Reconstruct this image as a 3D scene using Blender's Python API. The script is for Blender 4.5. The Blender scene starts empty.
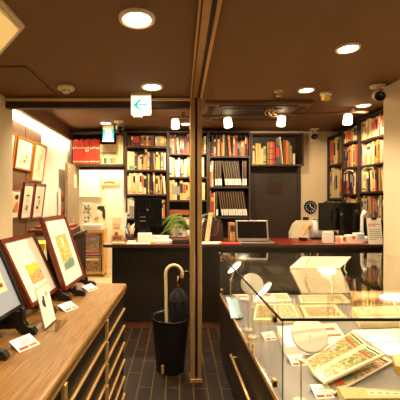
import bpy, bmesh, math, random
from mathutils import Vector, Matrix
R = random.Random(7)
S = bpy.context.scene
C = S.collection
rad = math.radians
F, H = 330.0, 1.45            # focal length in pixels of the 400 px frame, eye height
def px(u, v, Y):              # a point at distance Y
    return Vector(((u-168)*Y/F, Y, H-(v-198)*Y/F))
def on(u, v, Z):              # a point on the level Z
    Y = (H-Z)*F/(v-198)
    return Vector(((u-168)*Y/F, Y, Z))

# ------------------------------------------------------------------ materials
def lin(c):
    if isinstance(c, str):
        c = [int(c[i:i+2], 16)/255 for i in (0, 2, 4)]
    return tuple((x/12.92 if x <= .04045 else ((x+.055)/1.055)**2.4) for x in c)
MATS = {}
def pmat(name, col, rough=.6, metal=0., var=.10, scale=18., bump=0., stretch=(1,1,1), spec=.5, alpha=1., trans=0.):
    if name in MATS: return MATS[name]
    m = bpy.data.materials.new(name); m.use_nodes = True
    nt = m.node_tree; b = nt.nodes['Principled BSDF']
    c = lin(col)
    tc = nt.nodes.new('ShaderNodeTexCoord'); mp = nt.nodes.new('ShaderNodeMapping')
    mp.inputs['Scale'].default_value = stretch
    nz = nt.nodes.new('ShaderNodeTexNoise'); nz.inputs['Scale'].default_value = scale; nz.inputs['Detail'].default_value = 4
    mx = nt.nodes.new('ShaderNodeMix'); mx.data_type = 'RGBA'
    mx.inputs[6].default_value = (*[x*(1-var) for x in c], 1); mx.inputs[7].default_value = (*[min(1, x*(1+var)) for x in c], 1)
    L = nt.links
    L.new(tc.outputs['Object'], mp.inputs['Vector']); L.new(mp.outputs['Vector'], nz.inputs['Vector'])
    L.new(nz.outputs['Fac'], mx.inputs[0]); L.new(mx.outputs[2], b.inputs['Base Color'])
    b.inputs['Roughness'].default_value = rough; b.inputs['Metallic'].default_value = metal
    b.inputs['Specular IOR Level'].default_value = spec
    if trans: b.inputs['Transmission Weight'].default_value = trans
    if bump:
        bp = nt.nodes.new('ShaderNodeBump'); bp.inputs['Strength'].default_value = bump; bp.inputs['Distance'].default_value = .004
        L.new(nz.outputs['Fac'], bp.inputs['Height']); L.new(bp.outputs['Normal'], b.inputs['Normal'])
    MATS[name] = m; return m
def wood(name, c1, c2, scale=6., stretch=(1,1,.12), rough=.4, bump=.08):
    m = bpy.data.materials.new(name); m.use_nodes = True
    nt = m.node_tree; b = nt.nodes['Principled BSDF']; L = nt.links
    tc = nt.nodes.new('ShaderNodeTexCoord'); mp = nt.nodes.new('ShaderNodeMapping'); mp.inputs['Scale'].default_value = stretch
    nz = nt.nodes.new('ShaderNodeTexNoise'); nz.inputs['Scale'].default_value = scale*3; nz.inputs['Detail'].default_value = 6; nz.inputs['Distortion'].default_value = 1.2
    cr = nt.nodes.new('ShaderNodeValToRGB')
    cr.color_ramp.elements[0].position = .32; cr.color_ramp.elements[0].color = (*lin(c1), 1)
    cr.color_ramp.elements[1].position = .68; cr.color_ramp.elements[1].color = (*lin(c2), 1)
    bp = nt.nodes.new('ShaderNodeBump'); bp.inputs['Strength'].default_value = bump; bp.inputs['Distance'].default_value = .003
    L.new(tc.outputs['Object'], mp.inputs['Vector']); L.new(mp.outputs['Vector'], nz.inputs['Vector'])
    L.new(nz.outputs['Fac'], cr.inputs['Fac']); L.new(cr.outputs['Color'], b.inputs['Base Color'])
    L.new(nz.outputs['Fac'], bp.inputs['Height']); L.new(bp.outputs['Normal'], b.inputs['Normal'])
    b.inputs['Roughness'].default_value = rough
    MATS[name] = m; return m
def emit(name, col, st, base='fff4e0'):
    m = bpy.data.materials.new(name); m.use_nodes = True
    b = m.node_tree.nodes['Principled BSDF']
    b.inputs['Base Color'].default_value = (*lin(base), 1)
    b.inputs['Emission Color'].default_value = (*lin(col), 1); b.inputs['Emission Strength'].default_value = st
    MATS[name] = m; return m
def glass(name, tint='fdfdf8', ior=1.5):
    m = bpy.data.materials.new(name); m.use_nodes = True
    nt = m.node_tree; nt.nodes.remove(nt.nodes['Principled BSDF']); L = nt.links
    out = nt.nodes['Material Output']
    tr = nt.nodes.new('ShaderNodeBsdfTransparent'); tr.inputs[0].default_value = (*lin(tint), 1)
    gl = nt.nodes.new('ShaderNodeBsdfGlossy'); gl.inputs['Roughness'].default_value = .01; gl.inputs[0].default_value = (1,1,1,1)
    ge = nt.nodes.new('ShaderNodeNewGeometry')
    mi = nt.nodes.new('ShaderNodeMix'); mi.data_type = 'FLOAT'   # same reflectance on both faces of a pane
    mi.inputs[2].default_value = ior; mi.inputs[3].default_value = 1/ior
    fr = nt.nodes.new('ShaderNodeFresnel'); mx = nt.nodes.new('ShaderNodeMixShader')
    L.new(ge.outputs['Backfacing'], mi.inputs[0]); L.new(mi.outputs[0], fr.inputs['IOR'])
    L.new(fr.outputs[0], mx.inputs[0]); L.new(tr.outputs[0], mx.inputs[1]); L.new(gl.outputs[0], mx.inputs[2])
    L.new(mx.outputs[0], out.inputs['Surface'])
    MATS[name] = m; return m
def floor_mat():
    m = bpy.data.materials.new('floor_tiles'); m.use_nodes = True
    nt = m.node_tree; b = nt.nodes['Principled BSDF']; L = nt.links
    tc = nt.nodes.new('ShaderNodeTexCoord'); mp = nt.nodes.new('ShaderNodeMapping'); mp.inputs['Rotation'].default_value = (0,0,rad(92))
    br = nt.nodes.new('ShaderNodeTexBrick')
    br.inputs['Scale'].default_value = 1; br.inputs['Brick Width'].default_value = .42; br.inputs['Row Height'].default_value = .105
    br.inputs['Mortar Size'].default_value = .006; br.offset = .5
    br.inputs['Color1'].default_value = (*lin('2b1b0f'), 1); br.inputs['Color2'].default_value = (*lin('21140a'), 1); br.inputs['Mortar'].default_value = (*lin('54401f'), 1)
    nz = nt.nodes.new('ShaderNodeTexNoise'); nz.inputs['Scale'].default_value = 14; nz.inputs['Detail'].default_value = 5
    mx = nt.nodes.new('ShaderNodeMix'); mx.data_type = 'RGBA'; mx.blend_type = 'MULTIPLY'; mx.inputs[0].default_value = .5
    L.new(tc.outputs['Object'], mp.inputs['Vector']); L.new(mp.outputs['Vector'], br.inputs['Vector']); L.new(tc.outputs['Object'], nz.inputs['Vector'])
    L.new(br.outputs['Color'], mx.inputs[6]); L.new(nz.outputs['Color'], mx.inputs[7]); L.new(mx.outputs[2], b.inputs['Base Color'])
    bp = nt.nodes.new('ShaderNodeBump'); bp.inputs['Strength'].default_value = .25; bp.invert = True; bp.inputs['Distance'].default_value = .003
    L.new(br.outputs['Fac'], bp.inputs['Height']); L.new(bp.outputs['Normal'], b.inputs['Normal'])
    b.inputs['Roughness'].default_value = .6; b.inputs['Specular IOR Level'].default_value = .25
    MATS['floor_tiles'] = m; return m

for n, c, r, mt, v, s, bu in [
    ('ceiling_brown', '73502f', .75, 0, .05, 5, .05), ('band_brown', '7a5833', .7, 0, .05, 6, 0),
    ('wall_white', 'f3ead8', .8, 0, .03, 6, .05), ('wall_cream', 'ecdcb8', .8, 0, .04, 6, .05), ('wall_back', 'd8bf98', .8, 0, .05, 5, .05),
    ('dark_case', '2e2119', .55, 0, .15, 20, 0), ('black', '121010', .45, 0, .2, 20, 0), ('black_gloss', '0c0b0b', .22, 0, .1, 20, 0),
    ('brass', 'd2a86a', .35, .55, .1, 30, 0), ('rail_brass', 'ecc98c', .4, .2, .06, 20, 0), ('bronze', 'c69c64', .28, .6, .15, 25, 0), ('dark_bronze', '3a2a1c', .4, 1, .1, 20, 0), ('steel', 'c9c2b4', .25, 1, .05, 20, 0),
    ('white', 'f4efe4', .6, 0, .03, 20, 0), ('paper', 'f6efdc', .8, 0, .03, 25, 0), ('pages', 'e9dcb8', .85, 0, .08, 60, 0), ('cream', 'efe0b4', .7, 0, .05, 20, 0),
    ('plastic_cream', 'e6d8b6', .5, 0, .03, 20, 0), ('grey_mat', '9aa3b4', .85, 0, .03, 30, 0), ('counter_red', '701a0c', .3, 0, .12, 12, 0),
    ('mark_red', 'd8431f', .7, 0, .05, 20, 0), ('mark_grey', '8d8579', .7, 0, .05, 20, 0), ('mark_black', '25201c', .7, 0, .05, 20, 0),
    ('sky_blue', 'b9d4dc', .8, 0, .05, 20, 0), ('hill_yellow', 'f0c93c', .8, 0, .15, 40, 0), ('town_tan', 'd2a468', .8, 0, .3, 60, 0),
    ('leaf_green', '93a05a', .8, 0, .35, 50, 0), ('teal', '6f8d84', .8, 0, .25, 40, 0), ('lavender', 'b99fc0', .8, 0, .15, 30, 0), ('orange', 'e8762c', .7, 0, .1, 20, 0),
    ('pale_green', 'b9c294', .8, 0, .35, 40, 0), ('sand', 'dcc391', .8, 0, .2, 40, 0), ('rose', 'd88a72', .8, 0, .2, 40, 0), ('rust', 'a85a30', .8, 0, .2, 30, 0),
    ('frame_orange', 'c07a28', .4, 0, .15, 20, 0), ('skin', 'e0a878', .5, 0, .05, 20, 0), ('blouse', 'f5efe2', .85, 0, .04, 40, .1), ('hair', '1a120d', .5, 0, .2, 60, .2),
    ('trousers', '2a2a33', .85, 0, .1, 40, 0), ('upholstery', 'e2d2ae', .9, 0, .12, 60, .15), ('plant_green', '7a9440', .5, 0, .25, 20, 0), ('pot_white', 'e9e2d2', .4, 0, .03, 20, 0),
    ('door_brown', '332316', .5, 0, .06, 6, 0), ('door_grey', '9c8464', .55, 0, .05, 8, 0), ('kraft', 'b07c48', .8, 0, .1, 20, 0), ('mosaic', 'cbb27a', .7, 0, .45, 90, .2),
    ('deck_cloth', '8f8884', .9, 0, .04, 60, 0), ('screen', '1d1713', .12, 0, .1, 4, 0), ('silver', 'b8aea0', .35, .8, .05, 20, 0), ('fabric_dark', '14110f', .9, 0, .3, 40, .3),
    ('cane', 'e8cc98', .4, 0, .1, 15, 0), ('plate_bronze', '4a3524', .35, .6, .5, 40, 0), ('cabinet_cream', 'eadfc4', .6, 0, .03, 10, 0), ('bag_brown', '3a2118', .6, 0, .2, 20, 0),
    ('blue', '3c63a8', .6, 0, .1, 20, 0), ('green_dot', '4f9a52', .6, 0, .1, 20, 0), ('yellow', 'e8c04a', .6, 0, .1, 20, 0), ('leather', '6a3c22', .6, 0, .15, 20, 0), ('dark_green', '23352a', .6, 0, .1, 20, 0),
    ('corridor_floor', 'd8c39a', .5, 0, .05, 6, 0), ('edge_green', '3f7a55', .2, 0, .05, 20, 0), ('vent_dark', '2a1d14', .6, 0, .1, 20, 0), ('vent_brown', '6b4c34', .5, 0, .06, 20, 0),
]:
    pmat(n, c, r, mt, v, s, bu)
wood('oak', '6a4a24', '9a7038', 4, (5,.5,5), .3)
wood('mahogany', '5a1e0e', '7c2e16', 8, (4,4,.6), .3)
wood('pine', 'd0983e', 'e6b45c', 6, (4,4,.5), .45)
wood('wood_panel', '5e4024', '7d5833', 7, (.6,.6,6), .6)
wood('counter_wood', '1f150e', '281b12', 14, (6,6,.12), .45)
wood('case_wood', '362517', '463020', 6, (4,4,.4), .55)
floor_mat()
def sheet_mat():
    m = bpy.data.materials.new('thin_sheet'); m.use_nodes = True
    nt = m.node_tree; b = nt.nodes['Principled BSDF']; b.inputs['Base Color'].default_value = (*lin('fbf3de'), 1); b.inputs['Roughness'].default_value = .6
    t = nt.nodes.new('ShaderNodeBsdfTranslucent'); t.inputs[0].default_value = (*lin('fff6e0'), 1)
    mx = nt.nodes.new('ShaderNodeMixShader'); mx.inputs[0].default_value = .9
    nt.links.new(b.outputs[0], mx.inputs[1]); nt.links.new(t.outputs[0], mx.inputs[2]); nt.links.new(mx.outputs[0], nt.nodes['Material Output'].inputs['Surface'])
    MATS['thin_sheet'] = m
sheet_mat()
def print_mat(name, cols, scale=30., dist=1.5):       # inked picture: flat areas of several colours
    m = bpy.data.materials.new(name); m.use_nodes = True
    nt = m.node_tree; b = nt.nodes['Principled BSDF']; L = nt.links
    tc = nt.nodes.new('ShaderNodeTexCoord'); nz = nt.nodes.new('ShaderNodeTexNoise')
    nz.inputs['Scale'].default_value = scale; nz.inputs['Detail'].default_value = 3; nz.inputs['Distortion'].default_value = dist
    cr = nt.nodes.new('ShaderNodeValToRGB'); cr.color_ramp.interpolation = 'CONSTANT'
    n = len(cols)
    for i, c in enumerate(cols):
        p = 0 if i == 0 else .30 + .40*(i-1)/max(1, n-2)
        e = cr.color_ramp.elements[i] if i < 2 else cr.color_ramp.elements.new(p)
        e.position = p; e.color = (*lin(c), 1)
    L.new(tc.outputs['Object'], nz.inputs['Vector']); L.new(nz.outputs['Fac'], cr.inputs['Fac']); L.new(cr.outputs['Color'], b.inputs['Base Color'])
    b.inputs['Roughness'].default_value = .8; MATS[name] = m
print_mat('print_green', ['6a5538', '7f8a50', 'bda878', '6f7f45', 'b07a54', 'cdb888', '566a48'], 17)
print_mat('print_warm', ['8a3a24', 'bf9a66', 'a8623f', 'd0b684', '5f7f7a', 'c09a64', '563a2a'], 18)
print_mat('print_pale', ['9a8258', 'd2c29a', 'b09468', 'd8caa4', '8a8a66', 'c0a47c'], 18)
print_mat('print_wood', ['5f6a40', 'c9b040', '93a05a', 'e6d48a', 'a89a50', 'd6bf62', '6f8d84'], 34)
print_mat('print_dark', ['3a2a24', '8a6248', 'b08a62', '5a4a44', 'c8b08a'], 18)
print_mat('print_ink', ['2a2420', 'e8dcc0', 'cbbfa4', 'efe6d0', '8d8579', 'e8dcc0'], 30)
glass('glass'); glass('acrylic', 'f4f2ea', 1.45)
WARM = 'ffd9a0'
emit('lamp_warm', 'ffe2b0', 28); emit('lamp_head', 'ffe6b8', 7); emit('disc_white', 'fff6e6', 9); emit('cove', 'ffe3ae', 5)
emit('sign_white', 'fffff0', .85, 'd8d4c8'); emit('sign_cyan', '08d2c4', .95, '0a6a62'); emit('panel_glow', 'ffd27a', .55, 'f0d9a0'); emit('screen_glow', 'ffdf9a', .25, '2a2018')

BOOKC = {'cream': 'cdb37c', 'ivory': 'dac594', 'tan': 'ad8048', 'brown': '7a4c2a', 'dark brown': '4a2d1c', 'red': 'b03a20', 'orange': 'd9722a', 'black': '1f1916', 'grey': '9b8f7e',
         'white': 'e9dcc0', 'green': '4c6a48', 'blue': '34507c', 'yellow': 'dcae4c', 'maroon': '6a2620', 'scarlet': 'c23418', 'olive': '8a7d48'}
for k, c in BOOKC.items(): pmat('book_'+k, c, .55, 0, .08, 30)

# ------------------------------------------------------------------ mesh helper
class MB:
    def __init__(s): s.bm = bmesh.new(); s.mats = []
    def mi(s, m):
        if m not in s.mats: s.mats.append(m)
        return s.mats.index(m)
    def _paint(s, faces, m, smooth=False):
        i = s.mi(m)
        for f in faces: f.material_index = i; f.smooth = smooth
    def box(s, x0, x1, y0, y1, z0, z1, m, bev=0, M=None):
        r = bmesh.ops.create_cube(s.bm, size=1, matrix=Matrix.Translation(((x0+x1)/2, (y0+y1)/2, (z0+z1)/2)) @ Matrix.Diagonal((abs(x1-x0), abs(y1-y0), abs(z1-z0), 1)))
        vs = r['verts']; fs = {f for v in vs for f in v.link_faces}
        s._paint(fs, m)
        if bev:
            es = list({e for v in vs for e in v.link_edges})
            o = bmesh.ops.bevel(s.bm, geom=es, offset=bev, segments=2, affect='EDGES', profile=.5)
            vs = list({v for f in o['faces'] for v in f.verts} | {v for v in vs if v.is_valid})
            for f in o['faces']: f.material_index = s.mi(m)
        if M is not None: bmesh.ops.transform(s.bm, matrix=M, verts=[v for v in vs if v.is_valid])
        return s
    def slab(s, pts, t, m):            # four (or more) top points, thickness t straight down
        top = [s.bm.verts.new(p) for p in pts]; bot = [s.bm.verts.new(Vector(p)-Vector((0,0,t))) for p in pts]
        n = len(pts); fs = [s.bm.faces.new(top), s.bm.faces.new(bot[::-1])]
        for i in range(n): fs.append(s.bm.faces.new((top[i], bot[i], bot[(i+1) % n], top[(i+1) % n])))
        s._paint(fs, m); return s
    def prism(s, pts2, a, b, m, plane='xz'):   # outline in a plane, extruded from a to b on the third axis
        f3 = {'xz': lambda p, t: (p[0], t, p[1]), 'yz': lambda p, t: (t, p[0], p[1]), 'xy': lambda p, t: (p[0], p[1], t)}[plane]
        A = [s.bm.verts.new(f3(p, a)) for p in pts2]; B = [s.bm.verts.new(f3(p, b)) for p in pts2]
        n = len(A); fs = [s.bm.faces.new(A), s.bm.faces.new(B[::-1])]
        for i in range(n): fs.append(s.bm.faces.new((A[i], B[i], B[(i+1) % n], A[(i+1) % n])))
        s._paint(fs, m); return s
    def cyl(s, p0, p1, r0, m, r1=None, seg=16, caps=True):
        p0, p1 = Vector(p0), Vector(p1); d = p1-p0
        M = Matrix.Translation((p0+p1)/2) @ d.to_track_quat('Z', 'Y').to_matrix().to_4x4()
        r = bmesh.ops.create_cone(s.bm, cap_ends=caps, segments=seg, radius1=r0, radius2=r0 if r1 is None else r1, depth=d.length, matrix=M)
        fs = {f for v in r['verts'] for f in v.link_faces}
        s._paint(fs, m, True)
        for f in fs:
            if len(f.verts) > 4: f.smooth = False
        return s
    def tube(s, pts, r, m, seg=8, closed=False):
        pts = [Vector(p) for p in pts]; n = len(pts); rings = []
        rr = r if isinstance(r, (list, tuple)) else [r]*n
        up = Vector((0,0,1)); prev = None
        for i, p in enumerate(pts):
            t = (pts[min(i+1, n-1)] - pts[max(i-1, 0)]).normalized()
            if prev is None:
                a = t.cross(up)
                if a.length < .1: a = t.cross(Vector((1,0,0)))
            else: a = prev - t*prev.dot(t)
            a.normalize(); prev = a; b = t.cross(a)
            rings.append([s.bm.verts.new(p + rr[i]*(math.cos(k*2*math.pi/seg)*a + math.sin(k*2*math.pi/seg)*b)) for k in range(seg)])
        fs = []
        for i in range(n-1):
            for k in range(seg): fs.append(s.bm.faces.new((rings[i][k], rings[i][(k+1) % seg], rings[i+1][(k+1) % seg], rings[i+1][k])))
        fs += [s.bm.faces.new(rings[0][::-1]), s.bm.faces.new(rings[-1])]
        s._paint(fs, m, True); return s
    def lathe(s, prof, m, seg=24, c=(0,0), M=None):
        rings = []; new = []
        for r, z in prof:
            ring = [s.bm.verts.new((c[0]+max(r, 1e-4)*math.cos(k*2*math.pi/seg), c[1]+max(r, 1e-4)*math.sin(k*2*math.pi/seg), z)) for k in range(seg)]
            rings.append(ring); new += ring
        fs = []
        for i in range(len(rings)-1):
            for k in range(seg): fs.append(s.bm.faces.new((rings[i][k], rings[i][(k+1) % seg], rings[i+1][(k+1) % seg], rings[i+1][k])))
        s._paint(fs, m, True)
        if M is not None: bmesh.ops.transform(s.bm, matrix=M, verts=new)
        return s
    def ball(s, c, r, m, sc=(1,1,1), seg=16):
        r_ = bmesh.ops.create_uvsphere(s.bm, u_segments=seg, v_segments=max(6, seg*2//3), radius=r, matrix=Matrix.Translation(c) @ Matrix.Diagonal((*sc, 1)))
        s._paint({f for v in r_['verts'] for f in v.link_faces}, m, True); return s
    def build(s, name, parent=None, loc=None, rot=None):
        bmesh.ops.recalc_face_normals(s.bm, faces=s.bm.faces)
        me = bpy.data.meshes.new(name); s.bm.to_mesh(me); s.bm.free()
        for m in s.mats: me.materials.append(MATS[m])
        o = bpy.data.objects.new(name, me); C.objects.link(o)
        if parent: o.parent = parent
        if loc is not None: o.location = loc
        if rot is not None: o.rotation_euler = rot
        return o
def tag(o, label, cat, group=None, kind=None):
    o['label'] = label; o['category'] = cat
    if group: o['group'] = group
    if kind: o['kind'] = kind
    return o
def E(name, label, cat, loc=(0,0,0), rot=(0,0,0), group=None):
    o = bpy.data.objects.new(name, None); C.objects.link(o); o.empty_display_size = .05
    o.location = loc; o.rotation_euler = rot
    return tag(o, label, cat, group)
def struct(name, mb, label=None):
    o = mb.build(name); o['kind'] = 'structure'
    if label: o['label'] = label
    return o
def dup(root, loc=None, rot=None, label=None):
    r = root.copy(); C.objects.link(r)
    if loc is not None: r.location = loc
    if rot is not None: r.rotation_euler = rot
    if label: r['label'] = label
    for ch in list(root.children):
        c = ch.copy(); C.objects.link(c); c.parent = r
        for g in list(ch.children):
            d = g.copy(); C.objects.link(d); d.parent = c
    return r

# ------------------------------------------------------------------ room shell
ZC, ZS = 2.5, 2.25
struct('floor', MB().box(-1.7, 2.9, -.8, 5.3, -.05, 0, 'floor_tiles'), 'dark brown tiled floor with pale joints')
struct('ceiling', MB().box(-1.7, 2.9, -.8, 5.35, ZC, ZC+.08, 'ceiling_brown'), 'brown painted ceiling')
struct('ceiling_entrance', MB().prism([(-1.7, -.8), (.60, -.8), (.81, 2.69), (-1.7, 2.69)], ZS, ZC-.001, 'ceiling_brown', 'xy'), 'lowered brown ceiling over the entrance')
struct('wall_entrance', MB().box(-1.7, -1.29, -.8, 2.74, 0, ZS, 'wall_cream'), 'cream wall by the picture cabinet')
struct('wall_left', MB().box(-1.62, -1.5, 2.74, 5.2, 0, ZC, 'wall_white'), 'brightly lit white wall')
struct('trim_1', MB().box(-1.5, -1.468, 2.74, 5.2, 2.335, ZC, 'band_brown'), 'brown band under the ceiling')
struct('trim_2', MB().box(-1.5, -1.475, 2.74, 5.2, 2.315, 2.335, 'white').box(-1.5, -1.482, 2.74, 5.2, 2.29, 2.315, 'white'), 'white moulding under the brown band')
struct('wall_back', MB().box(-.66, 2.75, 5.2, 5.32, 0, ZC, 'wall_back').box(-1.62, -.66, 5.2, 5.32, 1.93, ZC, 'wall_back').box(-1.62, -1.44, 5.2, 5.32, 0, 1.93, 'wall_white'), 'back wall of the shop')
struct('wall_right', MB().box(2.05, 2.75, -.8, 3.14, 0, ZC, 'wall_cream'), 'cream wall beside the glass case')
struct('wall_office', MB().box(2.75, 2.87, 3.14, 5.32, 0, ZC, 'wall_back'))
struct('trim_3', MB().box(-1.5, -1.485, 2.76, 3.87, .7, 2.2, 'wood_panel').box(-1.4849, -1.482, 3.06, 3.075, .7, 2.2, 'case_wood').box(-1.4849, -1.482, 3.44, 3.455, .7, 2.2, 'case_wood'), 'brown wood panelling behind the hung pictures')
# header and track of the entrance
hd = E('door_header', 'brass-edged brown header beam spanning below the entrance ceiling', 'door header', (-.55, 2.645, ZS))
MB().box(-.74, .725, -.03, .03, -.085, 0, 'case_wood', .004).build('beam', hd)
MB().box(-.74, .725, -.045, -.031, -.034, -.010, 'rail_brass', .003).build('edge_rail', hd)
tk = E('door_track', 'bronze sliding door track with dark grooves across the lowered ceiling', 'door track', (.221, 2.6, ZS), (0, 0, -rad(2.35)))
MB().box(-.046, .046, -3.2, .0, -.012, -.0005, 'bronze').build('channel', tk)
MB().box(-.046, -.036, -3.2, 0, -.022, -.0121, 'brass').build('lip', tk); MB().box(.029, .046, -3.2, 0, -.022, -.0121, 'brass').build('lip', tk)
MB().box(-.0359, -.027, -3.2, 0, -.0135, -.0122, 'black').build('groove', tk); MB().box(.0085, .0289, -3.2, 0, -.0135, -.0122, 'black').build('groove', tk)
po = E('door_post', 'slim bronze door post standing beside the umbrella stand', 'post', (.221, 2.64, 0))
MB().box(-.046, -.008, -.05, .05, 0, ZS, 'bronze', .004).build('jamb', po)
MB().box(.012, .046, -.05, .05, 0, ZS, 'bronze', .004).build('jamb', po)
MB().box(-.008, .012, -.035, .05, .0, ZS, 'black').build('slot', po)
MB().box(-.05, .05, -.056, .056, 0, .03, 'brass', .003).build('foot_plate', po)
# corridor beyond the doorway
struct('floor_corridor', MB().box(-2.4, -.5, 5.3, 6.9, -.05, 0, 'corridor_floor'))
struct('wall_corridor', MB().box(-2.4, -.5, 6.8, 6.9, 0, 2.4, 'wall_white').box(-.5, -.4, 5.32, 6.9, 0, 2.4, 'wall_white').box(-2.5, -2.4, 5.32, 6.9, 0, 2.4, 'wall_white'))
struct('ceiling_corridor', MB().box(-2.5, -.4, 5.32, 6.9, 2.4, 2.45, 'wall_white'))
struct('trim_4', MB().box(-.70, -.655, 5.17, 5.33, 0, 1.93, 'wall_white').box(-1.47, -.655, 5.17, 5.33, 1.9, 1.93, 'door_brown'))
d1 = E('door_1', 'open greige door leaf with small window and poster by the doorway', 'door', (-1.40, 5.14, 0)); d1['kind'] = 'structure'
MB().box(-.015, .02, -.6, 0, .01, 1.94, 'door_grey', .003).build('leaf', d1)
MB().box(.0205, .024, -.30, -.17, 1.6, 1.8, 'cream').build('window_slot', d1)
MB().box(.0205, .023, -.58, -.48, 1.82, 1.9, 'yellow').box(.0232, .0245, -.55, -.5, 1.835, 1.87, 'blue').build('sticker', d1)
MB().box(.0205, .023, -.45, -.05, .55, 1.2, 'print_warm').box(.0232, .0245, -.4, -.1, .6, .75, 'orange').build('poster', d1)
MB().cyl((.02, -.6, .95), (.06, -.6, .95), .012, 'steel').cyl((.06, -.61, .95), (.06, -.5, .95), .01, 'steel').build('handle', d1)
# brown rear door
d2 = E('door_2', 'dark brown rear door with square bronze plate', 'door', (1.685, 5.18, 0)); d2['kind'] = 'structure'
MB().box(-.335, .335, -.02, .015, .01, 1.94, 'door_brown', .003).build('leaf', d2)
MB().box(-.39, -.336, -.03, .018, 0, 1.96, 'dark_case', .003).box(.336, .39, -.03, .018, 0, 1.96, 'dark_case', .003).build('frame', d2)
MB().box(-.12, .10, -.03, -.0205, 1.52, 1.69, 'plate_bronze', .003).build('plate', d2)
MB().cyl((-.28, -.02, .95), (-.28, -.07, .95), .015, 'steel').cyl((-.28, -.07, .95), (-.18, -.07, .95), .011, 'steel').build('handle', d2)

# ------------------------------------------------------------------ ceiling fittings
def spot_light(loc, energy, target=None, size=100, blend=.6, rad_=.05, col=(1, .79, .52)):
    l = bpy.data.lights.new('spot', 'SPOT'); l.energy = energy; l.color = col; l.spot_size = rad(size); l.spot_blend = blend; l.shadow_soft_size = rad_
    o = bpy.data.objects.new('light', l); C.objects.link(o); o.location = loc
    if target is not None: o.rotation_euler = (Vector(target)-Vector(loc)).to_track_quat('-Z', 'Y').to_euler()
    return o
def area_light(loc, energy, sx, sy, rot=(0,0,0), col=(1, .80, .52)):
    l = bpy.data.lights.new('area', 'AREA'); l.energy = energy; l.color = col; l.shape = 'RECTANGLE'; l.size = sx; l.size_y = sy
    o = bpy.data.objects.new('light', l); C.objects.link(o); o.location = loc; o.rotation_euler = rot
    return o
DL = [((-.138, 1.467, ZS), 75, 'round downlight with white glare above the picture cabinet'), ((-.114, 2.36, ZS), 75, 'round downlight just in front of the arrow sign'),
      ((1.26, 2.31, ZC), 62, 'round downlight in the higher ceiling over the glass case'), ((1.34, 3.2, ZC), 100, 'round downlight beside the cream ceiling sensor'),
      ((-.87, 4.62, ZC), 120, 'round downlight in front of the red volumes'), ((.25, 4.66, ZC), 85, 'round downlight close behind the bronze post'), ((2.21, 3.73, ZC), 100, 'small downlight beside the white security camera near the wall'),
      ((-1.0, 3.35, ZC), 140, 'added unseen downlight behind the header, brightening the wall of hung pictures'), ((.35, 3.3, ZC), 90, 'added unseen downlight above the counter front behind the header')]  # last two are unseen, added for extra light beyond the header
dl0 = None
for loc, en, lab in DL:
    if dl0 is None:
        dl0 = E('downlight', lab, 'downlight', loc, group='recessed downlights')
        MB().lathe([(.062, -.001), (.064, -.012), (.08, -.010), (.082, -.001)], 'plastic_cream', 32).build('trim_ring', dl0)
        MB().lathe([(.0, -.006), (.05, -.008), (.061, -.005)], 'lamp_warm', 32).build('lamp', dl0)
    else: dup(dl0, loc, label=lab)
    spot_light((loc[0], loc[1], loc[2]-.03), en, (loc[0], loc[1], 0), 130, .8, .06)
# unseen fill spots added behind the viewer, without fittings
for x, y in ((-.3, .3), (.35, .2)): spot_light((x, y, ZS-.03), 75, (x, y, 0), 130, .8, .06)
spot_light((1.4, .8, ZC-.03), 90, (1.4, .8, 0), 130, .8, .06)

sd = E('smoke_detector', 'cream smoke detector on the lowered ceiling above the framed pictures', 'smoke detector', (-.73, 2.36, ZS))
MB().lathe([(0, -.001), (.06, -.001), (.062, -.018), (.05, -.03), (0, -.031)], 'plastic_cream').build('base', sd)
MB().lathe([(.03, -.03), (.03, -.042), (.02, -.05), (0, -.051)], 'plastic_cream').build('sensor_cap', sd)
for k in range(6): MB().box(-.004, .004, .026, .0315, -.042, -.033, 'black', M=Matrix.Rotation(k*math.pi/3, 4, 'Z')).build('slot', sd)
sd2 = E('ceiling_sensor', 'cream two-tier sensor on the higher ceiling', 'sensor', (1.565, 3.27, ZC))
MB().lathe([(0, -.001), (.055, -.001), (.057, -.03), (.045, -.045), (0, -.046)], 'plastic_cream').build('base', sd2)
MB().lathe([(.04, -.045), (.044, -.07), (.03, -.08), (0, -.081)], 'yellow').build('sensor_cap', sd2)
sp = E('sprinkler', 'small brass sprinkler on the ceiling above the spotlight track', 'sprinkler', (1.08, 3.22, ZC))
MB().lathe([(0, -.001), (.045, -.001), (.042, -.015), (.015, -.022), (0, -.023)], 'brass').build('plate', sp)
MB().cyl((0, 0, -.02), (0, 0, -.05), .01, 'brass').lathe([(0, -.05), (.025, -.052), (.025, -.056), (0, -.057)], 'brass').build('head', sp)
# cassette panel on the entrance ceiling
pa = E('ceiling_panel', 'cream square panel with stepped rim on the lowered ceiling', 'ceiling panel', (-.96, 1.5, ZS), (0, 0, 0))
def ngon(r, cx, cy): return None
O8 = [(.30, .02), (-.02, .38), (-.32, .38), (-.32, -.45), (.28, -.45)]
sc = lambda k: [(x*k, y*k) for x, y in O8]
MB().prism(sc(1), -.014, -.0005, 'plastic_cream', 'xy').build('rim', pa)
MB().prism(sc(.95), -.024, -.0141, 'plastic_cream', 'xy').build('step', pa)
MB().prism(sc(.90), -.03, -.0241, 'panel_glow', 'xy').build('glow_face', pa)  # glow added to the material to brighten the panel's underside
MB().box(-1.25, -.86, 2.0, 2.55, ZS-.004, ZS-.0005, 'ceiling_brown').build('access_hatch')
tag(bpy.data.objects['access_hatch'], 'brown access hatch flush with the lowered ceiling', 'hatch')
h = bpy.data.objects['access_hatch']
for k, a in enumerate(((-1.25, -.86, 2.0, 2.006), (-1.25, -.86, 2.544, 2.55), (-.866, -.86, 2.006, 2.544))):
    MB().box(*a, ZS-.006, ZS-.0041, 'vent_dark').build('edge_gap', h)
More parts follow.
